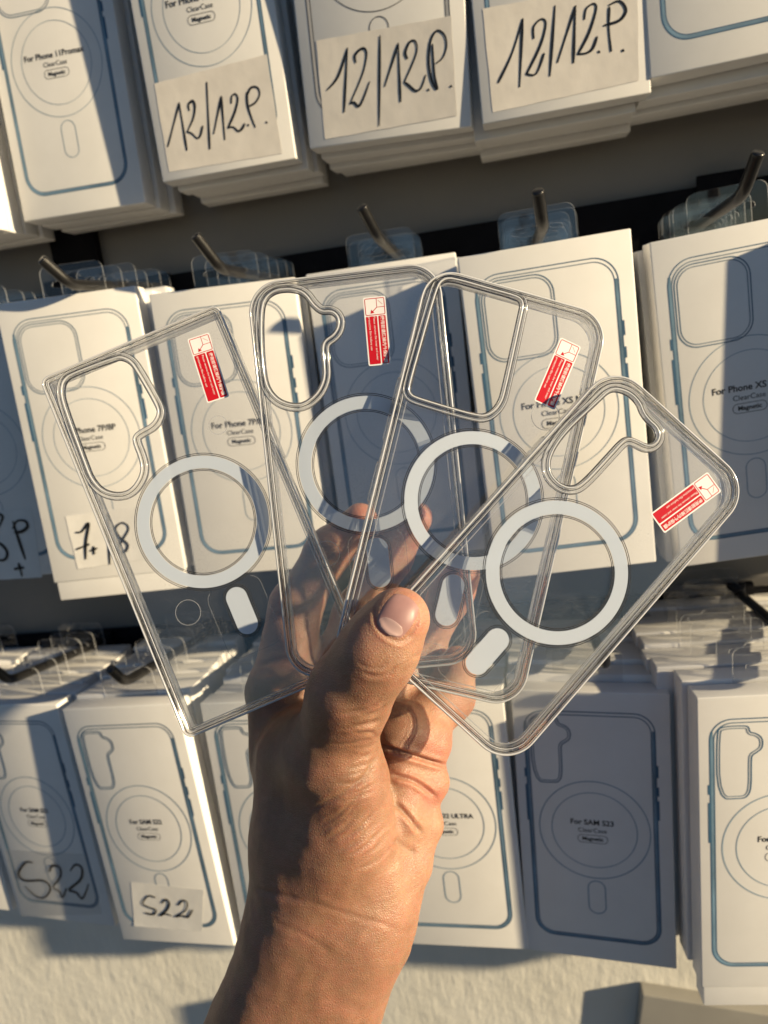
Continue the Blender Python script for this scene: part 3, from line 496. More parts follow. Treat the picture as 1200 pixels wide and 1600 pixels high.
def sheet(quad, y, th, sag=0.0, n=10, mat='paper', curl=0.0, single=False):
    """paper label: a thin bowed sheet over quad (TL,TR,BR,BL)"""
    tl, tr, br, bl = [Vector((q[0], q[1])) for q in quad]; V = []; F = []
    for lay in (0, 1):
        for j in range(n + 1):
            for i in range(n + 1):
                u, v = i / n, j / n; p = (tl * (1 - u) + tr * u) * (1 - v) + (bl * (1 - u) + br * u) * v
                ed = 0.25 * math.sin(i * 2.1 + j * 1.3)
                yy = y - sag * math.sin(math.pi * u) * math.sin(math.pi * v) - curl * max(0, v - .75) ** 2 * 16 * (1 - u) - (0 if lay else th)
                V.append((p.x + (ed * .5 if i in (0, n) else 0), yy, p.y + (ed * .5 if j in (0, n) else 0)))
    k = (n + 1) ** 2; ix = lambda i, j, l=0: l * k + j * (n + 1) + i
    for j in range(n):
        for i in range(n):
            F.append((ix(i, j, 0), ix(i, j + 1, 0), ix(i + 1, j + 1, 0), ix(i + 1, j, 0)))
            F.append((ix(i, j, 1), ix(i + 1, j, 1), ix(i + 1, j + 1, 1), ix(i, j + 1, 1)))
    rim = [(i, 0) for i in range(n)] + [(n, j) for j in range(n)] + [(i, n) for i in range(n, 0, -1)] + [(0, j) for j in range(n, 0, -1)]
    for a in range(len(rim)):
        p, q = rim[a], rim[(a + 1) % len(rim)]; F.append((ix(*p, 0), ix(*q, 0), ix(*q, 1), ix(*p, 1)))
    if single: return mesh('paper_label', V[(n + 1) ** 2:], [(ix(i, j, 0), ix(i + 1, j, 0), ix(i + 1, j + 1, 0), ix(i, j + 1, 0)) for j in range(n) for i in range(n)], mat, True)
    return fix_normals(mesh('paper_label', V, F, mat, False))

# name: (kind, text, description of the front box, label style)
FRONT = {
 'A0': ('P', None, 'sunlit white box at the upper left edge, cut off by the picture edge', 'top row at the far left edge'),
 'A1': ('P', 'For Phone 11Promax', 'white phone case box reading 11Promax, half in shadow', '11Promax box'),
 'A2': ('P', 'For Phone 12/12pro', 'white box with beige 12/12.P. label next to the 11Promax box', '12/12.P. box beside the 11Promax box'),
 'A3': ('Pk', None, 'white box with black line art and beige 12/12.P. label, middle of three', 'black-line 12/12.P. box'),
 'A4': ('P', None, 'white box with the rightmost handwritten 12/12.P. label, top row', 'rightmost 12/12.P. box'),
 'A5': ('P', None, 'unlabelled white box at the top right corner, teal outline corner showing', 'top right corner box'),
 'B0': ('P', None, 'shaded white box with handwritten 8P and plus at the left edge', 'shaded 8P box'),
 'B1': ('P', 'For Phone 7P/8P', 'sunlit white 7P/8P box with a 7+/8 paper label', 'labelled 7P/8P box'),
 'B2': ('P', 'For Phone 7P/8P', 'white 7P/8P box without paper label, seen through the leftmost clear case', 'unlabelled 7P/8P box'),
 'B3': ('P', None, 'shaded white box seen through the second clear case, lit only along its top', 'shaded middle-row box'),
 'B4': ('P', 'For Phone XS Max', 'sunlit white XS box behind the third and fourth clear cases', 'sunlit XS box'),
 'B5': ('P', 'For Phone XS Max', 'white XS box at the right edge, its right half in shadow', 'half shaded XS box at the right edge'),
 'S22a': ('S', 'For SAM S22', 'white S22 box with large S22 written on tape, lower left', 'S22 box with taped-over lettering'),
 'S22b': ('S', 'For SAM S22', 'white S22 box with a small white paper label reading S22', 'S22 box with the small paper label'),
 'S22c': ('S', 'For SAM S22', 'white box without paper label just left of the wrist', 'box just left of the wrist'),
 'M3': ('S', 'For SAM S22 ULTRA', 'white S22 ULTRA box just right of the palm', 'S22 ULTRA box'),
 'S23': ('S', 'For SAM S23', 'shaded white S23 box with deep blue outline, lower right', 'shaded S23 box'),
 'R3R': ('S', 'For SAM S23', 'brightly sunlit white box at the lower right edge', 'sunlit box at the lower right edge'),
 'D1': ('S', None, 'white box below the lower right corner, only its clear hanging tab showing', 'box below the lower right corner'),
 'A6': ('P', None, 'white box hanging just beyond the right edge, top row', 'top row box beyond the right edge'),
 'A7': ('P', None, 'white box two places beyond the right edge, top row', 'second top row box beyond the right edge'),
 'A8': ('P', None, 'white box three places beyond the right edge, top row', 'third top row box beyond the right edge'),
 'B6': ('P', None, 'white box hanging just beyond the right edge, middle row', 'middle row box beyond the right edge'),
 'B7': ('P', None, 'white box two places beyond the right edge, middle row', 'second middle row box beyond the right edge'),
 'S0': ('S', None, 'shaded white box at the lower left edge, mostly out of view', 'box at the lower left edge'),
 'S4': ('S', None, 'white box hanging just beyond the right edge, bottom row', 'bottom row box beyond the right edge'),
 'S5': ('S', None, 'white box two places beyond the right edge, bottom row', 'second bottom row box beyond the right edge'),
 'S6': ('S', None, 'white box three places beyond the right edge, bottom row', 'third bottom row box beyond the right edge'),
 'S7': ('S', None, 'white box four places beyond the right edge, bottom row', 'fourth bottom row box beyond the right edge'),
}
ORD = ['second', 'third', 'fourth', 'fifth', 'sixth', 'seventh', 'eighth', 'ninth', 'tenth', 'eleventh']
ROWNAME = {'A': 'boxes hanging in the top row', 'B': 'boxes hanging in the middle row', 'S': 'boxes hanging in the bottom row', 'M': 'boxes hanging in the bottom row', 'R': 'boxes hanging in the bottom row', 'D': 'boxes hanging below the picture'}
# stack offsets of the boxes behind (dx, dz, yaw), mm / degrees, where the photograph shows them
BACK = {
 'A1': [(2, -1, .5), (5, -2, 0), (1, -3, 1), (8, -1, 0)],
 'A2': [(3, -3, .5), (5, -2, -.5), (4, -5, .5), (7, -2, 0), (10, -5, 0)],
 'A3': [(2, -2, 0), (3, -4, .5), (5, -2, 0), (2, -5, 0), (4, -3, 0)],
 'A4': [(-6, -4, 0), (-2, -2, .4), (-4, -6, 0), (1, -3, 0)],
 'A5': [(-3, -6, 0), (-4, -9, 0), (-2, -6, 0), (-3, -9, 0)],
 'B1': [(3, -2, 0.5), (5, 1, 0), (4, -2, 0), (6, 0, 0), (5, 0, 0)],
 'B2': [(2, 0, 0), (3, -1, 0), (4, 0, 0), (4, 0, 0)],
 'B4': [(2, 0, 0), (-1, 1, 0), (1, -1, 0), (0, 0, 0), (0, 0, 0)],
 'B5': [(-4, -2, 0), (-3, -1, 0), (-4, 0, 0), (-2, 0, 0)],
 'R3R': [(-4, 2, 0), (-14, 3, 0), (-16, 1, -1), (-15, 3, 0), (-17, 4, 0), (-16, 2, 0)],
 'S23': [(-3, 4, 2), (-2, 6, 3), (-4, 5, 3), (-2, 7, 3), (-3, 6, 3)],
}
def jit(n, k):
    r = random.Random(hash_(n) * 31 + k); return (r.uniform(-2.5, 2.5), r.uniform(-1.8, 2.2), r.uniform(-1.2, 1.2))
def hash_(s): return sum((i + 1) * ord(c) for i, c in enumerate(s))
for n, (kind, txt, label, short) in FRONT.items():
    c, e = BOX_POSE[n]; row = n[0]
    far = n in ('A8', 'S6', 'S7')
    ks = BOX_SCALE.get(n, 1.0)
    b = put('phone_case_box', BOXM[hash_(n) % 5], label=label, cat='box', group=ROWNAME[row]); pose(b, c, e); b.scale = (ks, ks, ks)
    if not far:
        put('hang_tab', TABM, b)
        A = art(kind)
        for k, me in A.items(): put(k, me, b)
        if txt: put('printed_text', front_text(txt, kind[0]), b)
    if n in PAPER:
        q = PAPER[n]; st = INK[n]
        if n in ('A2', 'A3', 'A4'):
            pl = put('paper_label', sheet(q, -0.16, 0.05, 0.0, mat='paper'), b)
            put('handwriting', ink(st, 1.1 if n == 'A3' else 1.3, -0.42), pl)
        elif n in ('B1', 'S22b'):
            pl = put('paper_label', sheet(q, -0.2, 0.08, 0.1, mat='paper_white', curl=(0.5 if n == 'S22b' else 0.1)), b)
            put('handwriting', ink(st, 1.5 if n == 'B1' else 1.35, -0.85), pl)
        else:
            pl = put('paper_label', sheet(q, -0.2, 0.06, 0.25, mat='paper_white' if n == 'B0' else 'tape', single=(n != 'B0')), b)
            put('handwriting', ink(st, 1.9 if n == 'B0' else 1.5, -0.8), pl)
    if n in ('B1', 'R3R'):      # tray slid a little out of the sleeve
        v, f = boxv(-BW / 2 + 1.6, BW / 2 - 1.6, 0.7, BT - 1.0, -BH / 2 - 13, -BH / 2 + 20)
        put('inner_tray', bevelled(mesh('inner_tray', v, f, 'card'), .7), b)
    # the boxes behind it on the same hook
    R3 = Euler([math.radians(a) for a in e]).to_matrix(); y = c[1]; k = 0
    while True:
        step = BT * ks + 1.2 + 0.8 * random.Random(hash_(n) + k).random(); y += step
        if y + BT * ks + 4 > WALL_Y - 14 or k > 9 or n == 'D1': break
        dx, dz, dyaw = BACK[n][k] if n in BACK and k < len(BACK[n]) else jit(n, k)
        fade = 1 - 0.75 * (y - c[1]) / max(1, WALL_Y - c[1])
        o = put('phone_case_box', BOXM[(hash_(n) + k) % 5],
                label='%s box in the stack behind the %s' % (ORD[k], short), cat='box', group=ROWNAME[row])
        pose(o, (c[0] + dx, y, c[2] + dz), (e[0] * fade, e[1] * fade + dyaw * .3, e[2] * fade + dyaw))
        o.scale = (ks, ks, ks)
        if not far: put('hang_tab', TABM, o)
        k += 1

# ------------------------------------------------------------------ hooks
HOOK_LABEL = {
 'B1': 'dark steel hook above the labelled 7P/8P box', 'B2': 'dark steel hook above the unlabelled 7P/8P box', 'B3': 'dark steel hook above the shaded middle-row box',
 'B4': 'dark steel hook standing straight up above the sunlit XS box', 'B5': 'black steel hook leaning right above the XS box at the right edge',
 'S22a': 'dark steel hook above the taped S22 box at the left edge', 'S22b': 'dark bent hook above the S22 box with the small paper label',
 'S22c': 'dark steel hook above the box left of the wrist', 'M3': 'dark steel hook above the S22 ULTRA box', 'S23': 'dark steel hook above the shaded S23 box', 'R3R': 'dark steel hook above the sunlit lower right box'}
for n, (bend, tip) in HOOK.items():
    b = Vector(bend); t = Vector(tip); base = Vector((b.x, WALL_Y - 19, BOX_POSE[n][0][2] + BH / 2 + (11 if n[0] == 'B' else 1)))
    d = (t - b).normalized(); back = (base - b).normalized()
    pts = [base, base * .5 + b * .5, b + back * 9]
    for i in range(1, 8):
        u = i / 8; pts.append((b + back * 9) * (1 - u) ** 2 + b * 2 * u * (1 - u) + (b + d * 6) * u * u)
    pts += [b + d * 7, t - d * 1.0]
    o = bpy.data.objects.new('display_hook', None); COL.objects.link(o); o.empty_display_size = .02
    o.location = ((base.x) * S, base.y * S, (base.z + EYE_H) * S)
    o['label'] = HOOK_LABEL[n]; o['category'] = 'hook'; o['group'] = 'steel hooks holding the boxes'
    rel = [p - base for p in pts]
    put('rod', fix_normals(mesh('rod', *tube(rel, 3.3, 14, False), 'hook', True)), o)
    endp = [rel[-1], rel[-1] + d * .8, rel[-1] + d * 1.3]
    put('rod_end', fix_normals(mesh('rod_end', *tube(endp, lambda u: 3.3 - .9 * u * u, 14), 'hook', True)), o)
    v, f = boxv(-9, 9, -4, 3, -14, 9); put('mounting_plate', bevelled(mesh('mounting_plate', v, f, 'rail'), 1.0), o)

# ------------------------------------------------------------------ clear cases
CASE_INFO = {
 'C1': ('square-cornered clear phone case with stepped camera cut-out, leftmost of the fan', 3.5, 10.0),
 'C2': ('clear phone case with long rounded camera cut-out, second from the left', 12.5, 9.6),
 'C3': ('clear phone case with large rectangular camera window, third from the left', 12.5, 9.6),
 'C4': ('small clear phone case with tilted camera slot, rightmost and frontmost of the fan', 13.5, 9.4)}
def text_cell(s, w, h): pass
for n, D in CASE.items():
    label, cr, depth = CASE_INFO[n]
    x0, x1, t, b = D['edge']; x0, x1, z0, z1 = x0, x1, -b, -t
    root = bpy.data.objects.new('clear_phone_case', None); COL.objects.link(root); root.empty_display_size = .03
    root['label'] = label; root['category'] = 'phone case'; root['group'] = 'clear phone cases fanned out in the hand'; pose(root, D['c'], D['e'])
    path = resample(rrect(x0, x1, z0, z1, cr, 14), 1.3)
    hole = resample(chaikin([tuple(p) for p in D['hole']], 2), 0.8)
    nn = normals2(path)
    # plate
    inner = offset(path, -1.7); hh = offset(hole, 0.25)
    put('back_plate', mesh('back_plate', *prism([inner, hh], 0.0, 1.3), 'plate'), root)
    # bumper frame round the edge
    dp = depth
    prof = [(-2.5, 0.0), (-2.35, -.45), (-1.9, -.8), (-1.3, -.9), (-.75, -.75), (-.3, -.35), (-.05, .2), (0, .8), (0, dp - 1.0), (-.15, dp - .5), (-.55, dp - .12), (-1.1, dp), (-1.75, dp - .1), (-2.15, dp - .5), (-2.2, dp - 1.0), (-1.8, dp - 1.6), (-1.7, dp - 2.2), (-1.7, 1.9), (-1.95, 1.5), (-2.5, 1.3)]
    me = fix_normals(mesh('bumper_frame', *sweep(path, prof[::-1]), 'rim', True)); me.set_sharp_from_angle(angle=math.radians(55)); fr = put('bumper_frame', me, root)
    def bead(off, y, r, k=6): return sweep(path, [(off + r * math.cos(2 * math.pi * i / k), y + r * math.sin(2 * math.pi * i / k)) for i in range(k)])
    put('edge_highlight', fix_normals(mesh('edge_highlight', *join(bead(-.35, -.5, .46), bead(-.28, dp - .25, .16)), 'bead', True)), fr)  # white tubes added as painted highlights along the rim
    put('inner_highlight', fix_normals(mesh('inner_highlight', *join(bead(-2.35, -.3, .18)), 'bead', True)), fr)  # same painted highlight on the inner edge
    put('edge_line', fix_normals(mesh('edge_line', *join(bead(-1.45, -.95, .17), bead(-2.75, -.12, .10)), 'hair', True)), fr)  # dark tubes added to imitate refraction lines in the rim
    # thin moulded step line inside the frame
    put('inner_lip', fix_normals(mesh('inner_lip', *sweep(offset(path, -4.3 if cr > 5 else -3.4), [(-.22, -.10), (.22, -.10), (.22, .02), (-.22, .02)]), 'film')), root)
    # raised lip round the camera cut-out
    lp = [(0.0, 1.2), (0.0, -.7), (.35, -1.25), (1.0, -1.3), (1.4, -.8), (1.75, -.75), (2.2, -1.0), (2.9, -.55), (3.2, 0.0), (3.2, 1.25), (1.6, 1.5)]
    put('camera_lip', fix_normals(mesh('camera_lip', *sweep(hole, lp), 'rim', True)), root)
    cl_ = [o for o in root.children if o.name.startswith('camera_lip')][0]
    def hbead(off, y, r, k=6): return sweep(hole, [(off + r * math.cos(2 * math.pi * i / k), y + r * math.sin(2 * math.pi * i / k)) for i in range(k)])
    put('lip_highlight', fix_normals(mesh('lip_highlight', *join(hbead(.8, -1.25, .38), hbead(2.7, -.7, .2)), 'bead', True)), cl_)  # painted highlights following the lip
    put('lip_line', fix_normals(mesh('lip_line', *join(hbead(-.02, .2, .28), hbead(1.7, -.85, .15), hbead(3.3, -.1, .09)), 'hair', True)), cl_)  # refraction darkening of the lip drawn as thin dark tubes
    # magnet ring and pill with their engraved double edge lines
    ro, ri = 26.9, 21.9
    put('magnet_ring', mesh('magnet_ring', *prism([circ(0, 0, ro, 96), circ(0, 0, ri, 96)], -.16, -.03), 'ring'), root)
    for r in (28.0, 27.35, 21.45, 20.9): put('ring_line', fix_normals(mesh('ring_line', *sweep(circ(0, 0, r, 96), [(-.14, -.09), (.14, -.09), (.14, -.02), (-.14, -.02)]), 'groove')), root)
    px, pz = D['pill'][0] * .5, -39.4
    put('magnet_pill', mesh('magnet_pill', *prism([pill(px, pz, 8.6, 19.8)], -.16, -.03), 'ring'), root)
    for g in (.55, 1.15): put('pill_line', fix_normals(mesh('pill_line', *sweep(resample(pill(px, pz, 8.6 + 2 * g, 19.8 + 2 * g), 1.0), [(-.14, -.09), (.14, -.09), (.14, -.02), (-.14, -.02)]), 'groove')), root)
    # protective film edge round the pill, small round marks
    fo = resample(rrect(px - 11.5, px + 11.5, pz - 17.5, pz + 12, 4.5, 6), 1.0)
    fo = [p for p in fo if math.hypot(*p) > 29.0]
    k0 = max(range(len(fo)), key=lambda i: math.dist(fo[i], fo[i - 1])); fo = fo[k0:] + fo[:k0]
    put('film_edge', mesh('film_edge', *band(fo, .22, -.05, False), 'film'), root)
    for (mx, mz, mr) in D['marks']: put('moulding_mark', fix_normals(mesh('moulding_mark', *sweep(circ(mx, mz, mr, 40), [(-.14, -.12), (.14, -.12), (.14, -.01), (-.14, -.01)]), 'film')), root)
    # red and white sticker
    q = [Vector(p) for p in D['sticker']]; cen = sum(q, Vector((0, 0))) / 4
    ux = ((q[1] - q[0]) + (q[2] - q[3])).normalized(); uz = Vector((-ux.y, ux.x))
    sw = ((q[1] - q[0]).length + (q[2] - q[3]).length) / 2; sh = ((q[0] - q[3]).length + (q[1] - q[2]).length) / 2
    T = lambda p: tuple(cen + ux * p[0] + uz * p[1])
    TT = lambda l: [T(p) for p in l]
    hw, hl = sw / 2, sh / 2; SY = -.22
    st = put('sticker', mesh('sticker', *prism([TT(rrect(-hw, hw, -hl, hl, .7, 4))], SY, -.02), 'sticker'), root)
    m = .55; zi = hl - m - 6.6
    xs = -hw + m + (sw - 2 * m) * .60
    put('red_panel', mesh('red_panel', *flat([TT(rrect(-hw + m, xs - .25, -hl + m, zi - .4, .4, 3))], SY - .03), 'sticker_red'), st)
    put('red_panel', mesh('red_panel', *flat([TT(rrect(xs + .25, hw - m, -hl + m, zi - .4, .4, 3))], SY - .03), 'sticker_red'), st)
    fr_ = rrect(-hw + m + .1, hw - m - .1, zi + .1, hl - m - .1, .5, 3)
    xk, zk = -hw + m + (sw - 2 * m) * .60, zi + 3.0
    icon = [band(TT(fr_), .28, SY - .03), band(TT([(xk, hl - m), (xk, zk)]), .22, SY - .03, False), band(TT([(xk, zk), (hw - m, zk)]), .22, SY - .03, False),
            band(TT([(xk, zk), (xk - 1.9, zk - 1.7)]), .28, SY - .03, False), flat([TT([(xk - 2.7, zk - 2.4), (xk - 2.3, zk - .8), (xk - 1.1, zk - 2.1)])], SY - .03),
            band(TT([(xk + .6, hl - m - .9), (hw - m - .9, zk + 1.0)]), .12, SY - .03, False)]
    put('arrow_icon', mesh('arrow_icon', *join(*icon), 'sticker_red'), st)
    rot = math.atan2(ux.y, ux.x) - math.pi / 2
    zc = (zi - .4 - hl + m) / 2
    lines = [('Please remove the inner and outer', -hw + m + (xs + hw - m) * .70, 17.2), ('protective film before use', -hw + m + (xs + hw - m) * .28, 13.2)]
    tp = []
    for body, xx, wd in lines:
        cc = T((xx, zc + (18.6 - wd) / 2 * 1.0)); tp.append(text_mesh(body, 1.6, None, y=SY - .06, cx=cc[0], cz=cc[1], rot=rot, width=wd))
    cc = T(((xs + .25 + hw - m) / 2, zc)); tp.append(text_mesh('使用前请撕掉内外保护膜', 1.8, None, bold=0.03, y=SY - .06, cx=cc[0], cz=cc[1], rot=rot, width=18.4))
    put('white_lettering', mesh('white_lettering', *join(*tp), 'sticker_text'), st)
    # side buttons and port notches on the frame
    spots = {'C1': [(1, 20, 16), (0, -62, 10)], 'C2': [(1, 25, 20)], 'C3': [(0, 33, 14), (0, 20, 10), (0, -2, 16)], 'C4': [(0, 30, 12), (0, -45, 9)]}[n]
    for side, zc_, ln in spots:
        xx = x0 - .35 if side == 0 else x1 + .35
        v, f = boxv(xx - .55, xx + .55, dp * .28, dp * .72, zc_ - ln / 2, zc_ + ln / 2)
        put('side_button', bevelled(mesh('side_button', v, f, 'rim'), .5), fr)

# ------------------------------------------------------------------ hand
G = 0.65
HX, HY, HZ = (-104.0, 54.0), (-10.0, 300.0), (244.0, 362.0)      # hand frame: x right, y down, z away from the eye
nx, ny, nz = [int((b - a) / G) + 1 for a, b in (HX, HY, HZ)]
gx = (HX[0] + G * np.arange(nx)).astype(np.float32); gy = (HY[0] + G * np.arange(ny)).astype(np.float32); gz = (HZ[0] + G * np.arange(nz)).astype(np.float32)
def field(prims, k):
    F = np.full((nx, ny, nz), 40.0, np.float32)
    for a, b in prims:
        a0, ra, b0, rb = np.array(a[:3], np.float32), a[3], np.array(b[:3], np.float32), b[3]
        rm = max(ra, rb) + k + 14; lo = np.minimum(a0, b0) - rm; hi = np.maximum(a0, b0) + rm
        i0 = np.clip(((lo - (HX[0], HY[0], HZ[0])) / G).astype(int), 0, (nx, ny, nz)); i1 = np.clip(((hi - (HX[0], HY[0], HZ[0])) / G).astype(int) + 2, 0, (nx, ny, nz))
        sl = tuple(slice(p, q) for p, q in zip(i0, i1))
        X = gx[sl[0]][:, None, None] - a0[0]; Y = gy[sl[1]][None, :, None] - a0[1]; Z = gz[sl[2]][None, None, :] - a0[2]
        d = b0 - a0; t = np.clip((X * d[0] + Y * d[1] + Z * d[2]) / float(d @ d), 0, 1)
        dist = np.sqrt((X - t * d[0]) ** 2 + (Y - t * d[1]) ** 2 + (Z - t * d[2]) ** 2) - (ra + (rb - ra) * t)
        old = F[sl]; h = np.clip(0.5 + 0.5 * (old - dist) / k, 0, 1)
        F[sl] = old * (1 - h) + dist * h - k * h * (1 - h)
    return F
FA = field(HAND_FRONT, 11.0); FB = field(HAND_BACK, 6.5)
kk = np.interp(gy, [60, 95, 130, 160], [1.6, 1.6, 4.0, 12.0]).astype(np.float32)[None, :, None]
h = np.clip(0.5 + 0.5 * (FB - FA) / kk, 0, 1); F = FB * (1 - h) + FA * h - kk * h * (1 - h); del FA, FB, h
# surface nets
ins = F < 0
def corner(i, j, k): return (slice(i, nx - 1 + i), slice(j, ny - 1 + j), slice(k, nz - 1 + k))
cnt = np.zeros((nx - 1, ny - 1, nz - 1), np.int8)
for i in (0, 1):
    for j in (0, 1):
        for k in (0, 1): cnt += ins[corner(i, j, k)]
act = (cnt > 0) & (cnt < 8); ci = np.argwhere(act); idx = -np.ones(act.shape, np.int64); idx[act] = np.arange(len(ci))
acc = np.zeros((len(ci), 3)); num = np.zeros(len(ci))
for a in range(3):
    oth = [q for q in range(3) if q != a]
    for u in (0, 1):
        for w in (0, 1):
            o0 = np.zeros(3, int); o0[oth[0]] = u; o0[oth[1]] = w; o1 = o0.copy(); o1[a] = 1
            p0 = ci + o0; p1 = ci + o1; f0 = F[p0[:, 0], p0[:, 1], p0[:, 2]]; f1 = F[p1[:, 0], p1[:, 1], p1[:, 2]]
            cr_ = (f0 < 0) != (f1 < 0); t = np.where(cr_, f0 / np.where(cr_, f0 - f1, 1), 0)
            pt = p0 + 0.0; pt[:, a] += t; acc[cr_] += pt[cr_]; num[cr_] += 1
hv = acc / num[:, None] * G + np.array((HX[0], HY[0], HZ[0]))
quads = []
for a in range(3):
    b_, c_ = (a + 1) % 3, (a + 2) % 3
    s0 = [slice(1, -1)] * 3; s0[a] = slice(0, -1); s1 = list(s0); s1[a] = slice(1, None)
    A0, A1 = ins[tuple(s0)], ins[tuple(s1)]; base = np.array([0 if q == a else 1 for q in range(3)])
    for flip, mask in ((False, A0 & ~A1), (True, ~A0 & A1)):
        e = np.argwhere(mask) + base
        if not len(e): continue
        ok = np.all(e < np.array([nx - 1, ny - 1, nz - 1]), axis=1); e = e[ok]
        q = []
        for du, dv in ((0, 0), (1, 0), (1, 1), (0, 1)):
            o = e.copy(); o[:, b_] -= du; o[:, c_] -= dv; q.append(idx[o[:, 0], o[:, 1], o[:, 2]])
        q = np.stack(q, 1); quads.append(q if not flip else q[:, ::-1])
quads = np.concatenate(quads); quads = quads[(quads >= 0).all(1)]
def vnormals(v):
    nf = np.cross(v[quads[:, 2]] - v[quads[:, 0]], v[quads[:, 3]] - v[quads[:, 1]]); n = np.zeros_like(v)
    for q in range(4): np.add.at(n, quads[:, q], nf)
    return n / (np.linalg.norm(n, axis=1, keepdims=True) + 1e-9)
def relax(v, lam):
    s = np.zeros_like(v); c = np.zeros(len(v))
    for q in range(4):
        i, j = quads[:, q], quads[:, (q + 1) % 4]; np.add.at(s, i, v[j]); np.add.at(s, j, v[i]); np.add.at(c, i, 1); np.add.at(c, j, 1)
    return v + lam * (s / np.maximum(c, 1)[:, None] - v)
for _ in range(4): hv = relax(relax(hv, .5), -.52)
hn = vnormals(hv)
if hn[np.argmin(hv[:, 2])][2] > 0: quads = quads[:, ::-1]; hn = -hn
# broad uneven skin relief, then creases pressed in on the side facing out
xy = hv[:, :2] / hv[:, 2:3] * 290.0; facing = np.clip(-hn[:, 2] * 1.6, 0, 1); dep = np.zeros(len(hv))
for pts, d_, w_ in CREASE:
    pts = np.array(smooth_stroke([tuple(p) for p in pts])); best = np.full(len(hv), 99.0); tt = np.zeros(len(hv))
    bb = (xy[:, 0] > pts[:, 0].min() - 6) & (xy[:, 0] < pts[:, 0].max() + 6) & (xy[:, 1] > pts[:, 1].min() - 6) & (xy[:, 1] < pts[:, 1].max() + 6)
    sub = xy[bb]; bs = np.full(len(sub), 99.0); ts = np.zeros(len(sub))
    for i in range(len(pts) - 1):
        a, d = pts[i], pts[i + 1] - pts[i]; t = np.clip(((sub - a) @ d) / (d @ d + 1e-9), 0, 1)
        r = np.linalg.norm(sub - a - t[:, None] * d, axis=1); m_ = r < bs; bs[m_] = r[m_]; ts[m_] = (i + t[m_]) / (len(pts) - 1)
    taper = np.clip(np.minimum(ts, 1 - ts) * 5, 0.15, 1)
    dep[bb] += taper * (d_ * np.exp(-(bs / w_) ** 2) - .45 * d_ * np.exp(-((bs - 2.0 * w_) / (1.4 * w_)) ** 2))
hv = hv - hn * (dep * facing)[:, None]
wob = np.array([noise.noise(Vector(p) * .055) * .7 + noise.noise(Vector(p) * .16) * .28 for p in hv])
hv = hv + hn * wob[:, None]
hn = vnormals(hv)
# colour: tanned on the thumb back, forearm and outer side, paler and pinker on palm and finger pads
px_ = xy[:, 0]; py_ = xy[:, 1]
tone = np.clip(0.5 + (-(px_ - 0.0) - 0.10 * (py_ - 110)) / 26.0, 0, 1)
tone = np.maximum(tone * np.clip((py_ - 58) / 25, 0, 1), np.clip((py_ - 150) / 25, 0, 1) * .75)
tone = np.maximum(tone, ((hv[:, 2] < 285) & (py_ < 108)) * np.clip(.75 - (px_ - 5) / 14.0, .0, .75) * np.clip((py_ - 46) / 14, 0.15, 1))
R3 = np.array([[ax[0][i], -ax[1][i], -ax[2][i]] for i in range(3)])        # hand frame -> world
hw_ = hv @ R3.T
wr = np.array([(-20.0 / 300) * 300, 190.0, 302.0]) @ R3.T
me = bpy.data.meshes.new('hand'); rel = (hw_ - wr) * S
me.vertices.add(len(rel)); me.vertices.foreach_set('co', rel.astype(np.float32).ravel())
me.loops.add(quads.size); me.loops.foreach_set('vertex_index', quads.astype(np.int32).ravel())
me.polygons.add(len(quads)); me.polygons.foreach_set('loop_start', np.arange(0, quads.size, 4, dtype=np.int32)); me.polygons.foreach_set('loop_total', np.full(len(quads), 4, np.int32))
me.update(calc_edges=True); me.validate()
me.polygons.foreach_set('use_smooth', [True] * len(me.polygons)); me.materials.append(M['skin'])
at = me.attributes.new('tone', 'FLOAT', 'POINT'); at.data.foreach_set('value', tone.astype(np.float32))
blush = np.zeros(len(hv))
for (bx, by, br) in ((8, 41, 9), (-9, 4, 9), (14, 3, 9), (31, 28, 9), (24, 96, 10), (20, 112, 8)): blush = np.maximum(blush, .55 * np.exp(-((px_ - bx) ** 2 + (py_ - by) ** 2) / br ** 2))
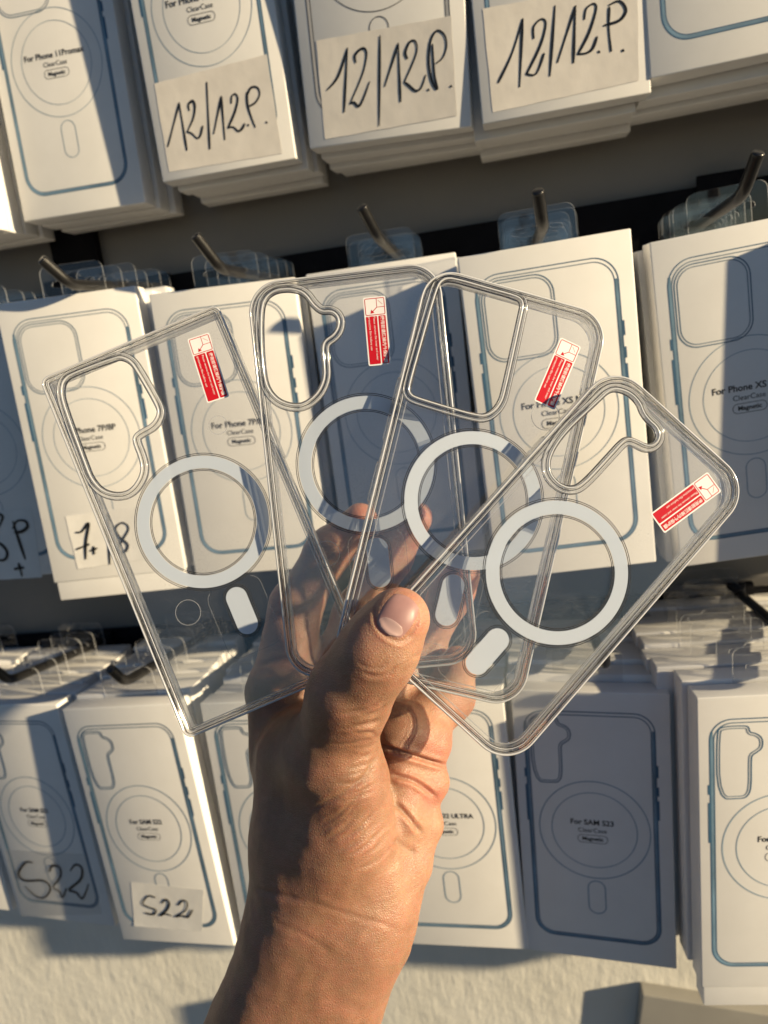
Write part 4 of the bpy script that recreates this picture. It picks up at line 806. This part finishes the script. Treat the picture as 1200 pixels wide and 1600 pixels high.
at2 = me.attributes.new('blush', 'FLOAT', 'POINT'); at2.data.foreach_set('value', blush.astype(np.float32))
hand = put('hand', me, label='tanned left hand and forearm holding up the fanned clear cases', cat='hand')
hand.location = (wr[0] * S, wr[1] * S, (wr[2] + EYE_H) * S)
# thumbnail: a thin curved plate laid on the thumb
bvh = BVHTree.FromPolygons([tuple(p) for p in hv], [tuple(q) for q in quads])
def nail_mesh(cx, cz, hw, hl, axis, mat, lift, clip=None, name='thumbnail', rd=.42, sink=.25):
    ay = Vector((axis[0], axis[1])).normalized(); axx = Vector((-ay.y, ay.x)); N = 18; V = []; F = []; keep = {}
    for j in range(N + 1):
        for i in range(N + 1):
            u, v = -1 + 2 * i / N, -1 + 2 * j / N
            # square to rounded shape
            uu, vv = u * math.sqrt(1 - v * v * rd), v * math.sqrt(1 - u * u * rd)
            p = Vector((cx, cz)) + axx * (uu * hw) + ay * (vv * hl)
            r = Vector((p.x / 258.0, p.y / 258.0, 1)).normalized(); hit, n_, _, _ = bvh.ray_cast(Vector((0, 0, 0)), r)
            if hit is None: hit, n_ = Vector((p.x, p.y, 250)), Vector((0, 0, -1))
            if n_.z > 0: n_ = -n_
            e = 1 - max(abs(u), abs(v)) ** 6
            keep[i, j] = len(V); V.append(hit + n_ * (lift * e - sink * (1 - e)))
    for j in range(N):
        for i in range(N):
            if clip and not clip((i + .5) / N * 2 - 1, (j + .5) / N * 2 - 1): continue
            F.append((keep[i, j], keep[i + 1, j], keep[i + 1, j + 1], keep[i, j + 1]))
    Vw = [tuple(np.array(v_) @ R3.T - wr) for v_ in V]
    m_ = fix_normals(mesh(name, Vw, F, mat, True)); return m_
nail = put('thumbnail', nail_mesh(4.9, 37.0, 6.7, 8.4, (30, -48), 'nail', .45), hand)
_a = Vector((30, -48)).normalized()
put('nail_sheen', nail_mesh(4.9 - _a.x * 4.6, 37.0 - _a.y * 4.6, 4.7, 2.7, (30, -48), 'nail_sheen', .56, name='nail_sheen', rd=.5, sink=-.36), nail)  # pale patch added for the sky's reflection on the nail
